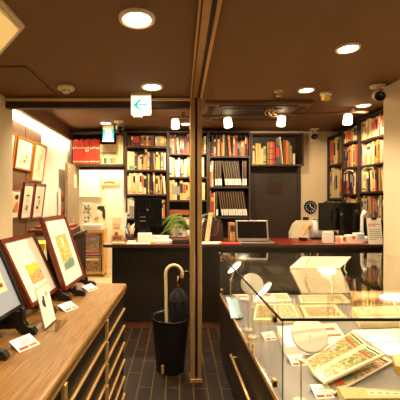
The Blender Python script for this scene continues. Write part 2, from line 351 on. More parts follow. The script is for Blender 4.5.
# air conditioner
ac = E('ceiling_air_conditioner', 'dark brown ceiling cassette with long vents behind the spotlight track', 'air conditioner', (.98, 3.9, ZC))
MB().box(-.58, .58, -.38, .38, -.05, 0, 'vent_brown', .01).build('casing', ac)
MB().box(-.36, .30, -.22, .22, -.056, -.0505, 'vent_dark').build('grille', ac)
for y in (-.34, .27): MB().box(-.42, .42, y, y+.07, -.058, -.0505, 'vent_dark').build('vent', ac)
for x in (-.53, .46): MB().box(x, x+.07, -.28, .28, -.058, -.0505, 'vent_dark').build('vent', ac)
fan = MB()
for k in range(3):
    pts = [(math.cos(a)*r_, math.sin(a)*r_) for a, r_ in [(rad(200-i*14), .2+.045*k) for i in range(9)]]
    fan.tube([(.42+x, -.16+y, -.066) for x, y in pts], .01, 'plastic_cream' if k == 1 else 'bronze', 6)
fan.build('louvre', ac)
# spotlight track
trA, trB = Vector((.02, 4.06, ZC)), Vector((2.3, 3.8, ZC))
ang = math.atan2(trB.y-trA.y, trB.x-trA.x); ln = (trB-trA).length
tr = E('spotlight_track', 'brown spotlight track across the ceiling in front of the bookcases', 'lighting track', trA, (0, 0, ang))
MB().box(0, ln, -.018, .018, -.075, -.05, 'vent_brown', .003).build('rail', tr)
for k in range(4): MB().box(.15+k*.65, .19+k*.65, -.012, .012, -.05, 0, 'vent_brown').build('bracket', tr)
SPT = [(.07, 'white track spotlight glowing left of the bronze post', (.0, 4.9, 1.9)), (.70, 'white track spotlight glowing over the folder bookcase', (.75, 4.9, 1.7)),
       (1.34, 'white track spotlight glowing over the brown door shelf', (1.5, 4.9, 1.9)), (2.08, 'white track spotlight glowing before the wall bookcases', (2.4, 4.4, 1.8))]
s0 = None
for t, lab, tg in SPT:
    p = trA + (trB-trA)*(t/ln); p.z = ZC-.0755
    if s0 is None:
        s0 = E('track_spotlight', lab, 'spotlight', p, (0, 0, 0), 'track spotlights')
        MB().box(-.035, .035, -.016, .016, -.012, 0, 'plastic_cream', .003).cyl((0, 0, -.012), (0, 0, -.035), .008, 'plastic_cream').build('adaptor', s0)
        MB().lathe([(0, -.0161), (.04, -.017), (.044, -.025), (.05, -.12), (.046, -.12), (.040, -.035), (0, -.03)], 'lamp_head', 24, M=Matrix.Rotation(rad(-10), 4, 'X')).build('lamp_shade', s0)
    else: dup(s0, p, (0, {.70: -.08, 1.34: .2, 2.08: .16}[t], 0), lab)
    spot_light(p+Vector((0, .05, -.17)), 46, tg, 95, .7, .04)
# cameras
def cctv(loc, rz, lab, pit=20):
    r = E('security_camera', lab, 'security camera', loc, (0, 0, rz), 'security cameras')
    MB().lathe([(0, 0), (.05, 0), (.05, -.012), (.02, -.022), (0, -.022)], 'plastic_cream').build('mount', r)
    MB().tube([(0, 0, -.02), (0, 0, -.05), (0, -.03, -.07)], .011, 'plastic_cream').build('arm', r)
    M = Matrix.Translation((0, -.05, -.085)) @ Matrix.Rotation(rad(90-pit+pit*2), 4, 'X')
    MB().lathe([(0, -.07), (.03, -.07), (.036, -.05), (.036, .07), (.03, .075)], 'plastic_cream', 20, M=M).build('body', r)
    MB().lathe([(.033, .068), (.033, .088), (.026, .088), (.024, .078), (0, .078)], 'black_gloss', 20, M=M).build('lens', r)
    r.scale = (1.3, 1.3, 1.3)
    return r
cctv((1.955, 3.08, ZC), rad(-25), 'white security camera on the ceiling beside the cream wall')
cctv((2.22, 5.0, ZC), rad(-25), 'white security camera in the rear corner near the clock')
cctv((-.67, 4.5, ZC), rad(15), 'white security camera beside the running figure sign')
# signs
ex = E('arrow_sign', 'lit white exit sign with cyan arrow hanging before the header', 'exit sign', (-.205, 2.514, ZS))
MB().box(-.078, .078, -.02, .02, -.025, 0, 'plastic_cream', .003).box(-.06, .01, -.018, .018, -.185, -.168, 'plastic_cream').box(-.06, .06, .0165, .0175, -.17, -.02, 'plastic_cream').build('housing', ex)
MB().box(-.076, .076, -.016, .016, -.168, -.026, 'sign_white', .002).build('panel', ex)
ar = MB()
for pts in ([(-.052, -.092), (.05, -.088), (.05, -.101), (-.052, -.099)], [(-.055, -.0955), (-.01, -.052), (.004, -.058), (-.035, -.097)], [(-.055, -.0955), (-.035, -.094), (.004, -.133), (-.01, -.14)]):
    ar.prism(pts, -.0175, -.0165, 'sign_cyan')
ar.build('arrow', ex)
ex2 = E('running_figure_sign', 'lit green exit sign with white running figure above the shelf', 'exit sign', (-.865, 4.78, ZC))
MB().box(-.08, .08, -.02, .02, -.06, 0, 'plastic_cream', .003).box(-.08, .08, -.02, .02, -.235, -.222, 'plastic_cream').box(-.08, .08, .0181, .02, -.225, -.05, 'plastic_cream').build('housing', ex2)
MB().box(-.076, .076, -.018, .018, -.222, -.0601, 'sign_cyan', .002).build('panel', ex2)
fg = MB().box(-.04, .045, -.0195, -.0185, -.21, -.07, 'sign_white')
fg.cyl((.005, -.0198, -.09), (.005, -.0203, -.09), .012, 'sign_cyan')
for pts in ([(-.012, -.105), (.02, -.105), (.012, -.15), (-.01, -.15)], [(.01, -.145), (.03, -.165), (.02, -.2), (.012, -.198), (.016, -.168), (-.004, -.15)], [(-.01, -.145), (-.006, -.165), (-.034, -.19), (-.038, -.182), (-.018, -.162)]):
    fg.prism(pts, -.0203, -.0196, 'sign_cyan')
fg.build('running_figure', ex2)

# ------------------------------------------------------------------ bookcases
def bookcase(name, lab, x0, x1, yf, yb, z0, z1, shelves, rot=None, loc=None, mat='case_wood', back=True):
    """local: x across, y into the case"""
    r = E(name, lab, 'bookcase', loc if loc else ((x0+x1)/2, yf, z0), rot or (0, 0, 0))
    w = (x1-x0)/2; d = yb-yf; hh = z1-z0; t = .02
    MB().box(-w, -w+t, 0, d, 0, hh, mat, .002).build('side_panel', r)
    MB().box(w-t, w, 0, d, 0, hh, mat, .002).build('side_panel', r)
    MB().box(-w+t, w-t, .005, d, hh-t, hh, mat, .002).build('top_panel', r)
    if back: MB().box(-w+t, w-t, d-.01, d, 0, hh-t, 'dark_case').build('back_panel', r)
    for z in shelves: MB().box(-w+t, w-t, .004, d-.011, z-z0-.026, z-z0, mat, .002).build('shelf', r)
    return r
YF, YB = 4.9, 5.185
bookcase('bookcase', 'dark wood bookcase standing beside the lit doorway', -.632, -.002, YF, YB, 0, 2.445, [2.222, 1.873, 1.509, 1.15, .8, .4, .06])
bookcase('bookcase', 'dark wood bookcase standing behind the bronze post', .002, .598, YF, YB, 0, 2.445, [2.118, 1.769, 1.42, .87, .5, .06])
bookcase('bookcase', 'dark wood bookcase holding the black folders', .602, 1.225, YF, YB, 0, 2.445, [2.074, 1.62, 1.17, .8, .4, .06])
bookcase('wall_shelf', 'dark single-tier wall shelf above the brown rear door', 1.235, 2.02, YF, YB-.005, 1.925, 2.42, [1.951])
bookcase('wall_shelf', 'dark single-tier wall shelf of red volumes above the doorway', -1.44, -.64, YF, YB-.005, 1.93, 2.42, [1.956])
XR = 2.42
RB = dict(rot=(0, 0, -math.pi/2))
def rbook(lab, ya, yb_, xf, z1, shelves):   # ya far end, yb_ near end
    w = ya-yb_
    return bookcase('bookcase', lab, -w/2, w/2, 0, 2.74-xf, 0, z1, shelves, (0, 0, -math.pi/2), (xf, (ya+yb_)/2, 0), 'dark_case')
rbook('dark corner bookcase beside the wall with the clock', 5.16, 4.62, 2.49, 2.4, [1.96, 1.45, 1.0, .5, .06])
rbook('dark bookcase along the side wall behind the big monitor', 4.60, 4.20, XR, 2.45, [2.2, 1.865, 1.505, 1.18, .8, .4, .06])
rbook('dark bookcase along the side wall behind the memo board', 4.19, 3.20, XR, 2.45, [2.17, 1.855, 1.53, 1.2, .8, .4, .06])

def ordw(n): return ['first', 'second', 'third', 'fourth', 'fifth', 'sixth', 'seventh', 'eighth', 'ninth', 'tenth', '11th', '12th', '13th', '14th', '15th', '16th', '17th', '18th', '19th', '20th', '21st', '22nd', '23rd', '24th', '25th', '26th', '27th', '28th', '29th', '30th'][n]
def book_mesh(w, h, d, col, band=None, pagecol='pages'):
    mb = MB(); c = 'book_'+col; t = min(.003, w*.12)
    # rounded spine, two boards, page block set back
    mb.prism([(-w/2, .004), (-w/2+t, .001), (-w/4, -.0005), (w/4, -.0005), (w/2-t, .001), (w/2, .004), (w/2, d), (w/2-t, d), (w/2-t, .007), (-w/2+t, .007), (-w/2+t, d), (-w/2, d)], 0, h, c, 'xy')
    mb.box(-w/2+t, w/2-t, .0071, d-.004, .003, h-.004, pagecol)
    if band:
        for z0, z1, bc in band: mb.box(-w/2+.0015, w/2-.0015, -.0018, -.0006, z0*h, z1*h, bc)
    return mb
BANDS = [None, [(.72, .86, 'mark_black')], [(.1, .16, 'mark_black'), (.5, .85, 'mark_grey')], [(.6, .88, 'cream')], [(.3, .8, 'mark_grey')], [(.05, .12, 'mark_red'), (.55, .85, 'mark_black')],
         [(.35, .85, 'mark_black')], [(.12, .2, 'yellow'), (.82, .88, 'yellow')], [(.08, .2, 'blue')], [(.4, .9, 'mark_red')]]
def add_book(p, w, h, d, col, lab, grp, rz=0, lean=0, band=None):
    o = book_mesh(w, h, d, col, band).build('book', None, Vector(p)+Vector((0, 0, abs(math.sin(lean))*w/2)), (0, lean, rz))
    tag(o, lab, 'book', grp)
    return o
SHELFN = ['top', 'second', 'third', 'fourth', 'fifth']
def row(x0, x1, yf, z, zt, pal, wr, hr, where, grp, start, rz=0, depth=.2, lean_p=.15, bands=BANDS, fixed=None, gap=(0, .002), maxn=99, u=None):
    """fill a shelf between x0 and x1 (local across), spines at depth yf; rz=-90deg rows run along -Y"""
    x = x0; i = 0; n = 0
    while n < maxn:
        if fixed is not None:
            if i >= len(fixed): break
            col, w, hf = fixed[i][:3]; bd = fixed[i][3] if len(fixed[i]) > 3 else None; ln = fixed[i][4] if len(fixed[i]) > 4 else 0
        else:
            col = R.choice(pal); w = R.uniform(*wr); hf = R.uniform(*hr); bd = R.choice(bands); ln = 0
            if R.random() < lean_p: ln = -rad(R.uniform(2, 6))
        i += 1
        h_ = hf*(zt-z)
        foot = w*math.cos(ln) + h_*abs(math.sin(ln))
        if x+foot > x1: break
        if col != '-':
            cx = x + (w/2 if ln >= 0 else h_*abs(math.sin(ln)) + w/2)
            dy = R.uniform(0, .012)
            p = (cx, yf+dy, z+.0005) if rz == 0 else (yf+dy, -cx, z+.0005)
            size = 'tall ' if hf > .9 else ('short ' if hf < .72 else '')
            lab = f'{size}{col} book, {ordw(n)} from the {start}, {where}'
            add_book(p, w, h_, depth*R.uniform(.85, 1), col, lab, grp, rz, ln, bd)
            n += 1
        x += foot + R.uniform(*gap)
MIX = ['cream', 'tan', 'ivory', 'cream', 'tan', 'brown', 'dark brown', 'red', 'black', 'yellow', 'ivory', 'grey', 'orange', 'maroon', 'white', 'cream']
PALE = ['cream', 'ivory', 'tan', 'cream', 'ivory', 'white', 'yellow', 'tan', 'cream', 'dark brown', 'black', 'olive']
BRN = ['brown', 'brown', 'dark brown', 'tan', 'brown', 'maroon', 'rust' if 'rust' in BOOKC else 'brown']
K1 = 'bookcase beside the lit doorway'; x1a, x1b = -.61, -.024
row(x1a, -.205, YF+.012, 2.222, 2.42, BRN, (.03, .045), (.74, .88), 'top shelf, '+K1, 'books on the shelves beside the doorway', 'doorway', lean_p=.1)
for k, (hh, w) in enumerate(((.045, .165), (.03, .155), (.04, .165), (.03, .15))):
    zz = 2.2225 + sum((.045, .03, .04, .03)[:k])
    o = book_mesh(hh, w, .15, ['tan', 'cream', 'yellow', 'tan'][k], BANDS[2]).build('book', None, (-.19+w, YF+.02, zz+hh/2), (0, -math.pi/2, 0))
    tag(o, ['lowest', 'second lowest', 'third', 'uppermost'][k] + ' book of the flat pile ending the top shelf, ' + K1, 'book', 'flat pile of books on the top shelf')
row(x1a, x1b, YF+.012, 1.873, 2.19, None, None, None, 'second shelf, '+K1, 'books on the shelves beside the doorway', 'doorway',
    fixed=[('ivory', .038, .85, [(.03, .22, 'yellow')]), ('ivory', .036, .85, [(.03, .22, 'blue')]), ('cream', .036, .84, [(.03, .22, 'green_dot')]), ('maroon', .03, .82, BANDS[7]), ('blue', .022, .74), ('cream', .02, .62), ('ivory', .026, .7, BANDS[1]), ('tan', .03, .72, BANDS[6]), ('yellow', .022, .6),
           ('tan', .036, .95, BANDS[1]), ('cream', .028, .82, BANDS[2]), ('black', .03, .6), ('dark brown', .02, .7), ('tan', .03, .78, BANDS[4], -.06), ('cream', .034, .82, BANDS[1]), ('yellow', .024, .7), ('black', .016, .6), ('ivory', .026, .8, BANDS[2]), ('green', .014, .7), ('white', .028, .78)])
row(x1a, x1b, YF+.012, 1.509, 1.845, PALE, (.02, .04), (.78, .96), 'third shelf, '+K1, 'books on the shelves beside the doorway', 'doorway', lean_p=.3)
row(x1a, -.49, YF+.012, 1.15, 1.48, ['grey', 'white', 'grey', 'ivory'], (.024, .04), (.85, .95), 'fourth shelf, '+K1, 'books on the shelves beside the doorway', 'doorway', lean_p=0)
row(-.12, x1b, YF+.012, 1.15, 1.48, ['tan', 'cream', 'orange', 'brown'], (.02, .03), (.8, .95), 'fourth shelf, '+K1, 'books on the shelves beside the doorway', 'monitor', lean_p=0)
K2 = 'bookcase behind the post'; x2a, x2b = .024, .576
row(x2a, x2b, YF+.012, 2.118, 2.42, ['tan', 'cream', 'dark brown', 'maroon', 'red', 'ivory', 'grey', 'brown', 'maroon'], (.024, .04), (.7, .95), 'top shelf, '+K2, 'books on the shelves behind the post', 'doorway side')
row(x2a, x2b, YF+.012, 1.769, 2.09, ['cream', 'orange', 'ivory', 'dark brown', 'cream', 'white', 'yellow'], (.028, .045), (.75, .95), 'second shelf, '+K2, 'books on the shelves behind the post', 'doorway side')
row(x2a, x2b, YF+.012, 1.42, 1.74, PALE, (.026, .045), (.72, .95), 'third shelf, '+K2, 'books on the shelves behind the post', 'doorway side')
row(x2a, .5, YF+.012, .87, 1.39, ['tan', 'cream', 'cream', 'grey', 'ivory'], (.04, .06), (.54, .62), 'lowest visible shelf, '+K2, 'books on the shelves behind the post', 'doorway side', lean_p=0)
K3 = 'folder bookcase'; x3a, x3b = .625, 1.2
row(x3a, x3b, YF+.012, 2.074, 2.42, ['black', 'dark brown', 'red', 'tan', 'cream', 'maroon', 'orange', 'blue', 'grey', 'black', 'yellow', 'black', 'brown'], (.02, .034), (.6, .93), 'top shelf, '+K3, 'books on the top shelf of the folder bookcase', 'post')
def folders(x, z, n, leans, where, zt, first):
    h_ = .9*(zt-z); d0 = None
    for i in range(n):
        w = .029; ln = leans(i)
        if i and ln and not leans(i-1): x += h_*abs(math.sin(ln))
        p = (x+w/2, YF+.012, z+.0005+w/2*abs(math.sin(ln)))
        lab = f'black folder with white spine label, {ordw(i)} from the post, {where} of the folder bookcase'
        if d0 is None:
            d0 = MB().box(-w/2, w/2, 0, .22, 0, h_, 'black', .002).build('folder', None, p, (0, ln, 0)); tag(d0, lab, 'folder', 'black folders in the bookcase')
            MB().box(-w/2+.0005, w/2-.0005, -.0015, -.0003, .02, .3*h_, 'paper').build('label', d0)
            MB().box(-w/2, -w/2+.006, -.0015, -.0003, .32*h_, h_*.98, 'book_tan').build('spine_strip', d0)
        else: dup(d0, p, (0, ln, 0), lab)
        x += .0345 if i % 3 else .037
row(x3a, x3b, YF+.012, 1.62, 2.045, None, None, None, 'second shelf, '+K3, 'bright books beside the folders', 'post', fixed=[('orange', .03, .86, BANDS[3]), ('white', .02, .9, [(.3, .7, 'mark_grey')])])
folders(.70, 1.62, 12, lambda i: -rad(8 if 3 <= i < 10 else 0), 'second shelf', 2.045, True)
row(x3a, x3b, YF+.012, 1.17, 1.59, None, None, None, 'third shelf, '+K3, 'bright books beside the folders', 'post', fixed=[('tan', .02, .92), ('scarlet', .038, .8, [(.1, .2, 'yellow'), (.7, .85, 'yellow')]), ('ivory', .016, .86)])
folders(.715, 1.17, 12, lambda i: -rad(8 if i else 0), 'third shelf', 1.59, False)
K4 = 'shelf over the brown door'
row(1.26, 2.0, YF+.012, 1.951, 2.4, None, None, None, K4, 'books on the shelf over the brown door', 'folder bookcase',
    fixed=[('ivory', .034, .62, BANDS[1]), ('-', .012, .5), ('yellow', .04, .7), ('cream', .036, .69), ('ivory', .036, .52), ('yellow', .042, .6, BANDS[2]), ('-', .012, 0), ('olive', .04, .74, [(.2, .24, 'mark_black'), (.45, .48, 'mark_black'), (.7, .73, 'mark_black')]),
           ('orange', .04, .75, [(.2, .24, 'mark_black'), (.45, .48, 'mark_black'), (.7, .73, 'mark_black')]), ('red', .04, .74, [(.2, .24, 'mark_black'), (.45, .48, 'mark_black'), (.7, .73, 'mark_black')]), ('-', .008, 0), ('blue', .046, .62, BANDS[9]), ('ivory', .02, .92, None, -.11), ('brown', .03, .8), ('orange', .034, .79), ('olive', .03, .74), ('tan', .028, .62), ('-', .02, 0), ('white', .026, .36)])
K5 = 'shelf over the doorway'
row(-1.415, -.66, YF+.012, 1.956, 2.4, None, None, None, K5, 'red volumes on the shelf over the doorway', 'left wall',
    fixed=[('scarlet', .0255, .82+.03*(i % 3 == 1), [(.62, .68, 'cream'), (.5, .58, 'cream'), (.08, .12, 'cream')] if i in (6, 7) else [(.62, .68, 'cream'), (.08, .12, 'cream')]) for i in range(13)], gap=(.004, .0055))
row(-1.015, -.66, YF+.012, 1.956, 2.4, None, None, None, K5, 'cream volumes on the shelf over the doorway', 'red volumes',
    fixed=[('ivory', .03, .66, [(.03, .3, c), (.5, .6, 'mark_grey')]) for c in ('orange', 'lavender', 'mark_black', 'green_dot', 'yellow', 'blue', 'orange', 'rose')] + [('cream', .034, .95), ('ivory', .034, .97), ('cream', .03, .95)], gap=(.0005, .001))
# the side wall bookcases
RZ = -math.pi/2
K6 = 'corner bookcase beside the clock wall'
for j, (z, zt) in enumerate(((1.96, 2.37), (1.45, 1.93), (1.0, 1.42))):
    row(-5.13, -4.65, 2.505, z, zt, [['dark brown', 'black', 'red', 'orange', 'tan', 'ivory'], ['cream', 'ivory', 'orange', 'cream', 'tan'], ['tan', 'cream']][j], (.032, .05), (.82, .97), SHELFN[j]+' shelf, '+K6, 'books in the corner bookcase', 'clock', RZ, lean_p=.05)
K7 = 'bookcase behind the big monitor'
row(-4.58, -4.23, 2.435, 2.2, 2.42, ['ivory', 'cream', 'red', 'green', 'white', 'tan'], (.03, .05), (.7, .9), 'top shelf, '+K7, 'books in the bookcase behind the big monitor', 'clock', RZ, lean_p=.1)
for j, (z, zt) in enumerate(((1.865, 2.17), (1.505, 1.83), (1.18, 1.48))):
    row(-4.58, -4.22, 2.435, z, zt, [['tan', 'yellow', 'dark brown', 'red', 'cream', 'black'], ['brown', 'maroon', 'dark brown', 'cream', 'black', 'tan', 'red'], ['cream', 'blue', 'tan', 'ivory', 'yellow']][j], (.024, .04), (.82, .97), SHELFN[j+1]+' shelf, '+K7, 'books in the bookcase behind the big monitor', 'clock', RZ, lean_p=.12)
K8 = 'bookcase behind the memo board'
PR = [['ivory', 'cream', 'tan', 'white', 'red', 'cream', 'tan', 'grey', 'ivory'], ['green', 'tan', 'orange', 'brown', 'ivory', 'grey', 'cream', 'tan', 'cream'], ['tan', 'cream', 'ivory', 'red', 'cream', 'black', 'olive'], ['tan', 'cream', 'brown', 'cream', 'red', 'tan', 'grey', 'tan', 'dark brown']]
for j, (z, zt) in enumerate(((2.17, 2.43), (1.855, 2.14), (1.53, 1.825), (1.2, 1.5))):
    row(-4.165, -3.62, 2.435, z, zt, PR[j], (.022, .038), (.82, .97), SHELFN[j]+' shelf, '+K8, 'books in the bookcase behind the memo board', 'clock', RZ, lean_p=.1)
# papers lying over the upright books
for k, (y, z, l, lab) in enumerate(((4.45, 1.815, .2, 'cream pamphlet lying across books on the shelf behind the big monitor'), (4.02, 1.82, .24, 'white pamphlet lying across books on the shelf behind the memo board'))):
    mb = MB()
    pts = [(-.1+.02*i, .03*math.sin(i/10*math.pi)) for i in range(11)]
    mb.prism([(a, b) for a, b in pts]+[(a, b-.008) for a, b in pts[::-1]], 0, .16, 'paper', 'yz')
    tag(mb.build('pamphlet', None, (XR+.01, y, z-.01)), lab, 'pamphlet')

# ------------------------------------------------------------------ reception counter
rc = E('reception_counter', 'long dark wood reception counter with glossy red top', 'counter', (.85, 3.68, 0))
MB().box(-1.475, 1.52, 0, .03, .07, .904, 'counter_wood', .002).build('front_panel', rc)
MB().box(-1.475, -1.445, .031, .54, 0, .904, 'counter_wood', .002).build('side_panel', rc)
MB().box(1.49, 1.52, .031, .54, 0, .904, 'counter_wood', .002).build('side_panel', rc)
MB().box(-1.475, 1.52, .008, .028, 0, .0695, 'leather').build('plinth', rc)
wt = [(-1.575, 0), (-1.56, -.04), (-1.52, -.06), (1.53, -.06), (1.53, .57), (-1.52, .57), (-1.575, .5)]
MB().prism(wt, .905, .932, 'dark_case', 'xy').build('worktop', rc)
MB().prism([(x*.998, y*.97) for x, y in wt], .9322, .937, 'counter_red', 'xy').build('top_laminate', rc)
CT = .9375
def card_lines(mb, x0, x1, z0, n, y, m='mark_grey', dz=.012, th=.003):
    for k in range(n): mb.box(x0, x1 if k < n-1 else x0+(x1-x0)*.6, y-.0006, y, z0-k*dz-th, z0-k*dz, m)
# pamphlet stand
b = E('pamphlet_stand', 'clear stand of picture pamphlets at the doorway end of the counter', 'pamphlet stand', (-.585, 3.85, CT))
MB().box(-.07, .07, -.05, .06, 0, .004, 'acrylic').box(-.07, .07, -.052, -.048, 0, .09, 'acrylic').box(-.07, .07, .05, .054, 0, .28, 'acrylic').build('holder', b)
MB().box(-.06, .03, .0, .003, .005, .22, 'sand').box(-.05, .02, -.001, -.0002, .1, .17, 'rose').build('pamphlet', b)
MB().box(-.0, .062, .03, .033, .005, .35, 'paper', M=Matrix.Rotation(rad(8), 4, 'Y')).build('pamphlet', b)
MB().box(-.065, .065, -.045, -.042, .005, .15, 'cream').box(-.05, .05, -.0462, -.0452, .03, .07, 'rose').cyl((-.01, -.0452, .1), (-.01, -.0465, .1), .022, 'rust').build('pamphlet', b)
# pen pot
for k, (x, y, lab, hh) in enumerate(((-.44, 3.84, 'dark pot crowded with coloured pens beside the pamphlet stand', .1), (-.46, 4.02, 'dark pot of markers in front of the small monitor', .11))):
    b = E('pen_pot', lab, 'pen pot', (x, y, CT), group='pen pots on the counter')
    MB().lathe([(0, 0), (.04, 0), (.043, hh), (.039, hh), (.036, .004), (0, .004)], 'bag_brown').build('cup', b)
    for i in range(9):
        a = i*.7+k; m = ['yellow', 'mark_red', 'white', 'black', 'blue', 'cream', 'green_dot', 'orange', 'white'][i]
        MB().cyl((.015*math.cos(a), .015*math.sin(a), .006), (.05*math.cos(a), .05*math.sin(a), hh+.05+.05*R.random()), .0045, m, seg=8).build('pen', b)
def cardbox(name, lab, cat, x, y, w, d, h_, m, z=CT, rz=0, extra=None):
    b = MB().box(-w/2, w/2, -d/2, d/2, 0, h_, m, .003)
    if extra:
        for e in extra: b.box(*e)
    return tag(b.build(name, None, (x, y, z), (0, 0, rz)), lab, cat)
cardbox('card_box', 'small white card box standing before the small monitor', 'box', -.265, 3.78, .16, .1, .11, 'white', rz=.05)
cardbox('price_card', 'little white card lying on the counter beside the pen pots', 'card', -.41, 3.735, .1, .05, .03, 'white', rz=-.1)
cardbox('paper_stack', 'loose stack of white papers on the counter before the plant', 'papers', -.07, 3.76, .22, .12, .035, 'paper', rz=.2)
cardbox('yellow_eraser', 'tiny yellow block beside the white papers', 'eraser', -.16, 3.66, .05, .03, .03, 'yellow', rz=.3)
cardbox('paper_bundle', 'white crumpled paper bundle behind the stack of papers', 'papers', -.09, 3.90, .2, .08, .07, 'paper', rz=-.2)
cardbox('dark_tray', 'shallow black tray on the counter under the plant', 'tray', .165, 3.74, .24, .12, .02, 'black', extra=[(-.12, .12, -.06, -.054, .02, .03, 'black'), (-.12, .12, .054, .06, .02, .03, 'black'), (-.12, -.114, -.054, .054, .02, .03, 'black'), (.114, .12, -.054, .054, .02, .03, 'black')])
cardbox('open_notebook', 'white open notebook lying along the counter edge before the pen pots', 'notebook', -.33, 3.665, .26, .06, .012, 'paper', rz=.02, extra=[(-.002, .002, -.03, .03, .0121, .0128, 'mark_grey')])
cardbox('postcards', 'row of picture postcards lying at the doorway end of the counter', 'postcards', -.55, 3.68, .14, .07, .02, 'sand', rz=-.05, extra=[(-.06, .05, -.025, .025, .0201, .021, 'print_warm')])
# monitors
def monitor(lab, x, y, w, h_, zc, rz, standw, pc=False):
    b = E('monitor', lab, 'monitor', (x, y, CT), (0, 0, rz), 'monitors on the counter')
    zc -= CT
    MB().box(-w/2, w/2, -.0, .03, zc-h_/2, zc+h_/2, 'black_gloss', .006).box(-w*.2, w*.2, -.012, 0, zc-h_*.2, zc+h_*.2, 'black_gloss', .008).build('housing', b)
    MB().box(-w/2+.012, w/2-.012, .0302, .032, zc-h_/2+.02, zc+h_/2-.012, 'screen').build('screen', b)
    s_ = MB().box(-standw/2, standw/2, -.055, -.021, .012, zc+h_*.32, 'black_gloss', .006).build('stand', b)
    MB().cyl((-.005, -.0555, zc+.03), (-.005, -.0575, zc+.03), .012, 'silver').build('emblem', s_)
    MB().box(-.11, .11, -.11, .06, 0, .012, 'black_gloss', .004).build('foot', b)
    return b
monitor('small black monitor seen from behind, at the doorway end', -.245, 4.06, .345, .35, 1.275, .05, .05)
cardbox('computer_tower', 'narrow black computer unit against the back of the small monitor', 'computer', -.30, 3.895, .09, .09, .335, 'black_gloss', rz=.1, extra=[(-.035, .035, -.0465, -.0455, .24, .25, 'silver'), (-.035, .035, -.0465, -.0455, .29, .295, 'mark_grey')])
monitor('large black monitor seen from behind, in front of the seated person', 2.08, 4.0, .49, .335, 1.225, -.03, .055)
# plant
pl = E('potted_plant', 'feathery green plant in a white pot behind the bronze post', 'plant', (.28, 4.1, CT))
MB().lathe([(0, 0), (.045, 0), (.06, .12), (.055, .12), (.045, .1), (0, .1)], 'pot_white').build('pot', pl)
for k in range(22):
    f = MB(); a0 = rad(175 + R.uniform(-55, 55)) if k < 18 else rad(R.uniform(-50, 40)); L_ = R.uniform(.25, .46); up = R.uniform(.10, .30)
    pts = []
    for i in range(9):
        t = i/8; pts.append(Vector((math.cos(a0)*L_*t, math.sin(a0)*L_*t*.5, .1 + up*math.sin(t*2.1) - .12*t*t)))
    f.tube(pts, .003, 'plant_green', 5)
    for i in range(1, 9):
        for s_ in (-1, 1):
            for q in (0, .5):
                p = pts[i-1].lerp(pts[i], q); d = (pts[i]-pts[i-1]).normalized(); side = d.cross(Vector((0, 0, 1))).normalized()*s_
                tip = p + d*.06 + side*.055*(1.1-i/9) + Vector((0, 0, -.015))
                w = Vector((0, 0, .004)); A = [f.bm.verts.new(v) for v in (p, p.lerp(tip, .5)+w+d*.004, tip, p.lerp(tip, .5)-w-d*.004)]
                f._paint([f.bm.faces.new(A)], 'plant_green')
    f.build('frond', pl)
cardbox('kraft_parcel', 'brown paper parcel lying on books behind the plant', 'parcel', .17, YF+.13, .3, .16, .075, 'rust', z=1.195, rz=0)
# right of the post
b = E('spray_bottle', 'white bottle with blue cap standing just past the post', 'bottle', (.44, 4.15, CT))
MB().lathe([(0, 0), (.04, 0), (.04, .22), (.02, .26), (0, .26)], 'white').build('body', b)
MB().lathe([(.02, .26), (.022, .26), (.022, .3), (0, .305)], 'blue').build('cap', b)
o = MB().box(-.02, .02, -.05, .05, 0, .34, 'sand', .004).box(-.014, .014, -.052, -.0502, .22, .30, 'cream').build('file_box', None, (.445, 3.80, CT+.003), (0, rad(8), 0)); tag(o, 'tall sand-coloured file leaning beside the post on the counter', 'file')
bg = E('handbag', 'dark brown bag standing between the sand-coloured file and laptop', 'bag', (.535, 3.97, CT))
MB().prism([(-.12, 0), (.12, 0), (.115, .2), (.09, .25), (-.09, .25), (-.115, .2)], -.06, .06, 'bag_brown').build('body', bg)
MB().tube([(-.06, -.06, .23), (-.055, -.07, .12), (-.03, -.075, .07), (.03, -.075, .07), (.055, -.07, .12), (.06, -.06, .23)], .006, 'leather').build('strap', bg)
cardbox('box', 'slim orange-brown box standing beside the laptop screen', 'box', .757, 3.93, .06, .14, .22, 'kraft', extra=[(-.025, .025, -.0715, -.0705, .12, .19, 'bag_brown'), (-.026, -.02, -.0715, -.0705, .02, .1, 'cream')])
cardbox('white_leaflets', 'white leaflets spread on the counter edge before the brown bag', 'leaflets', .47, 3.72, .28, .14, .012, 'paper', rz=.05)
cardbox('red_folder', 'flat red folder on the counter beside the white leaflets', 'folder', .68, 3.68, .22, .08, .014, 'mark_red')
lp = E('laptop', 'open silver laptop with its dark screen towards the shop', 'laptop', (.995, 3.78, CT), (0, 0, -.03))
MB().box(-.19, .20, -.10, .11, .0, .018, 'silver', .004).build('base', lp)
MB().box(-.165, .165, -.07, .05, .0182, .02, 'black').build('keyboard', lp)
lid = MB().box(-.19, .19, 0, .012, .0, .235, 'silver', .004).build('lid', lp, (-.0, .11, .02), (rad(-14), 0, 0))
MB().box(-.172, .172, -.0015, -.0003, .018, .218, 'screen').build('screen', lid)
cardbox('cable_tray', 'black pad lying under the laptop edge', 'pad', 1.02, 3.655, .40, .04, .006, 'black')

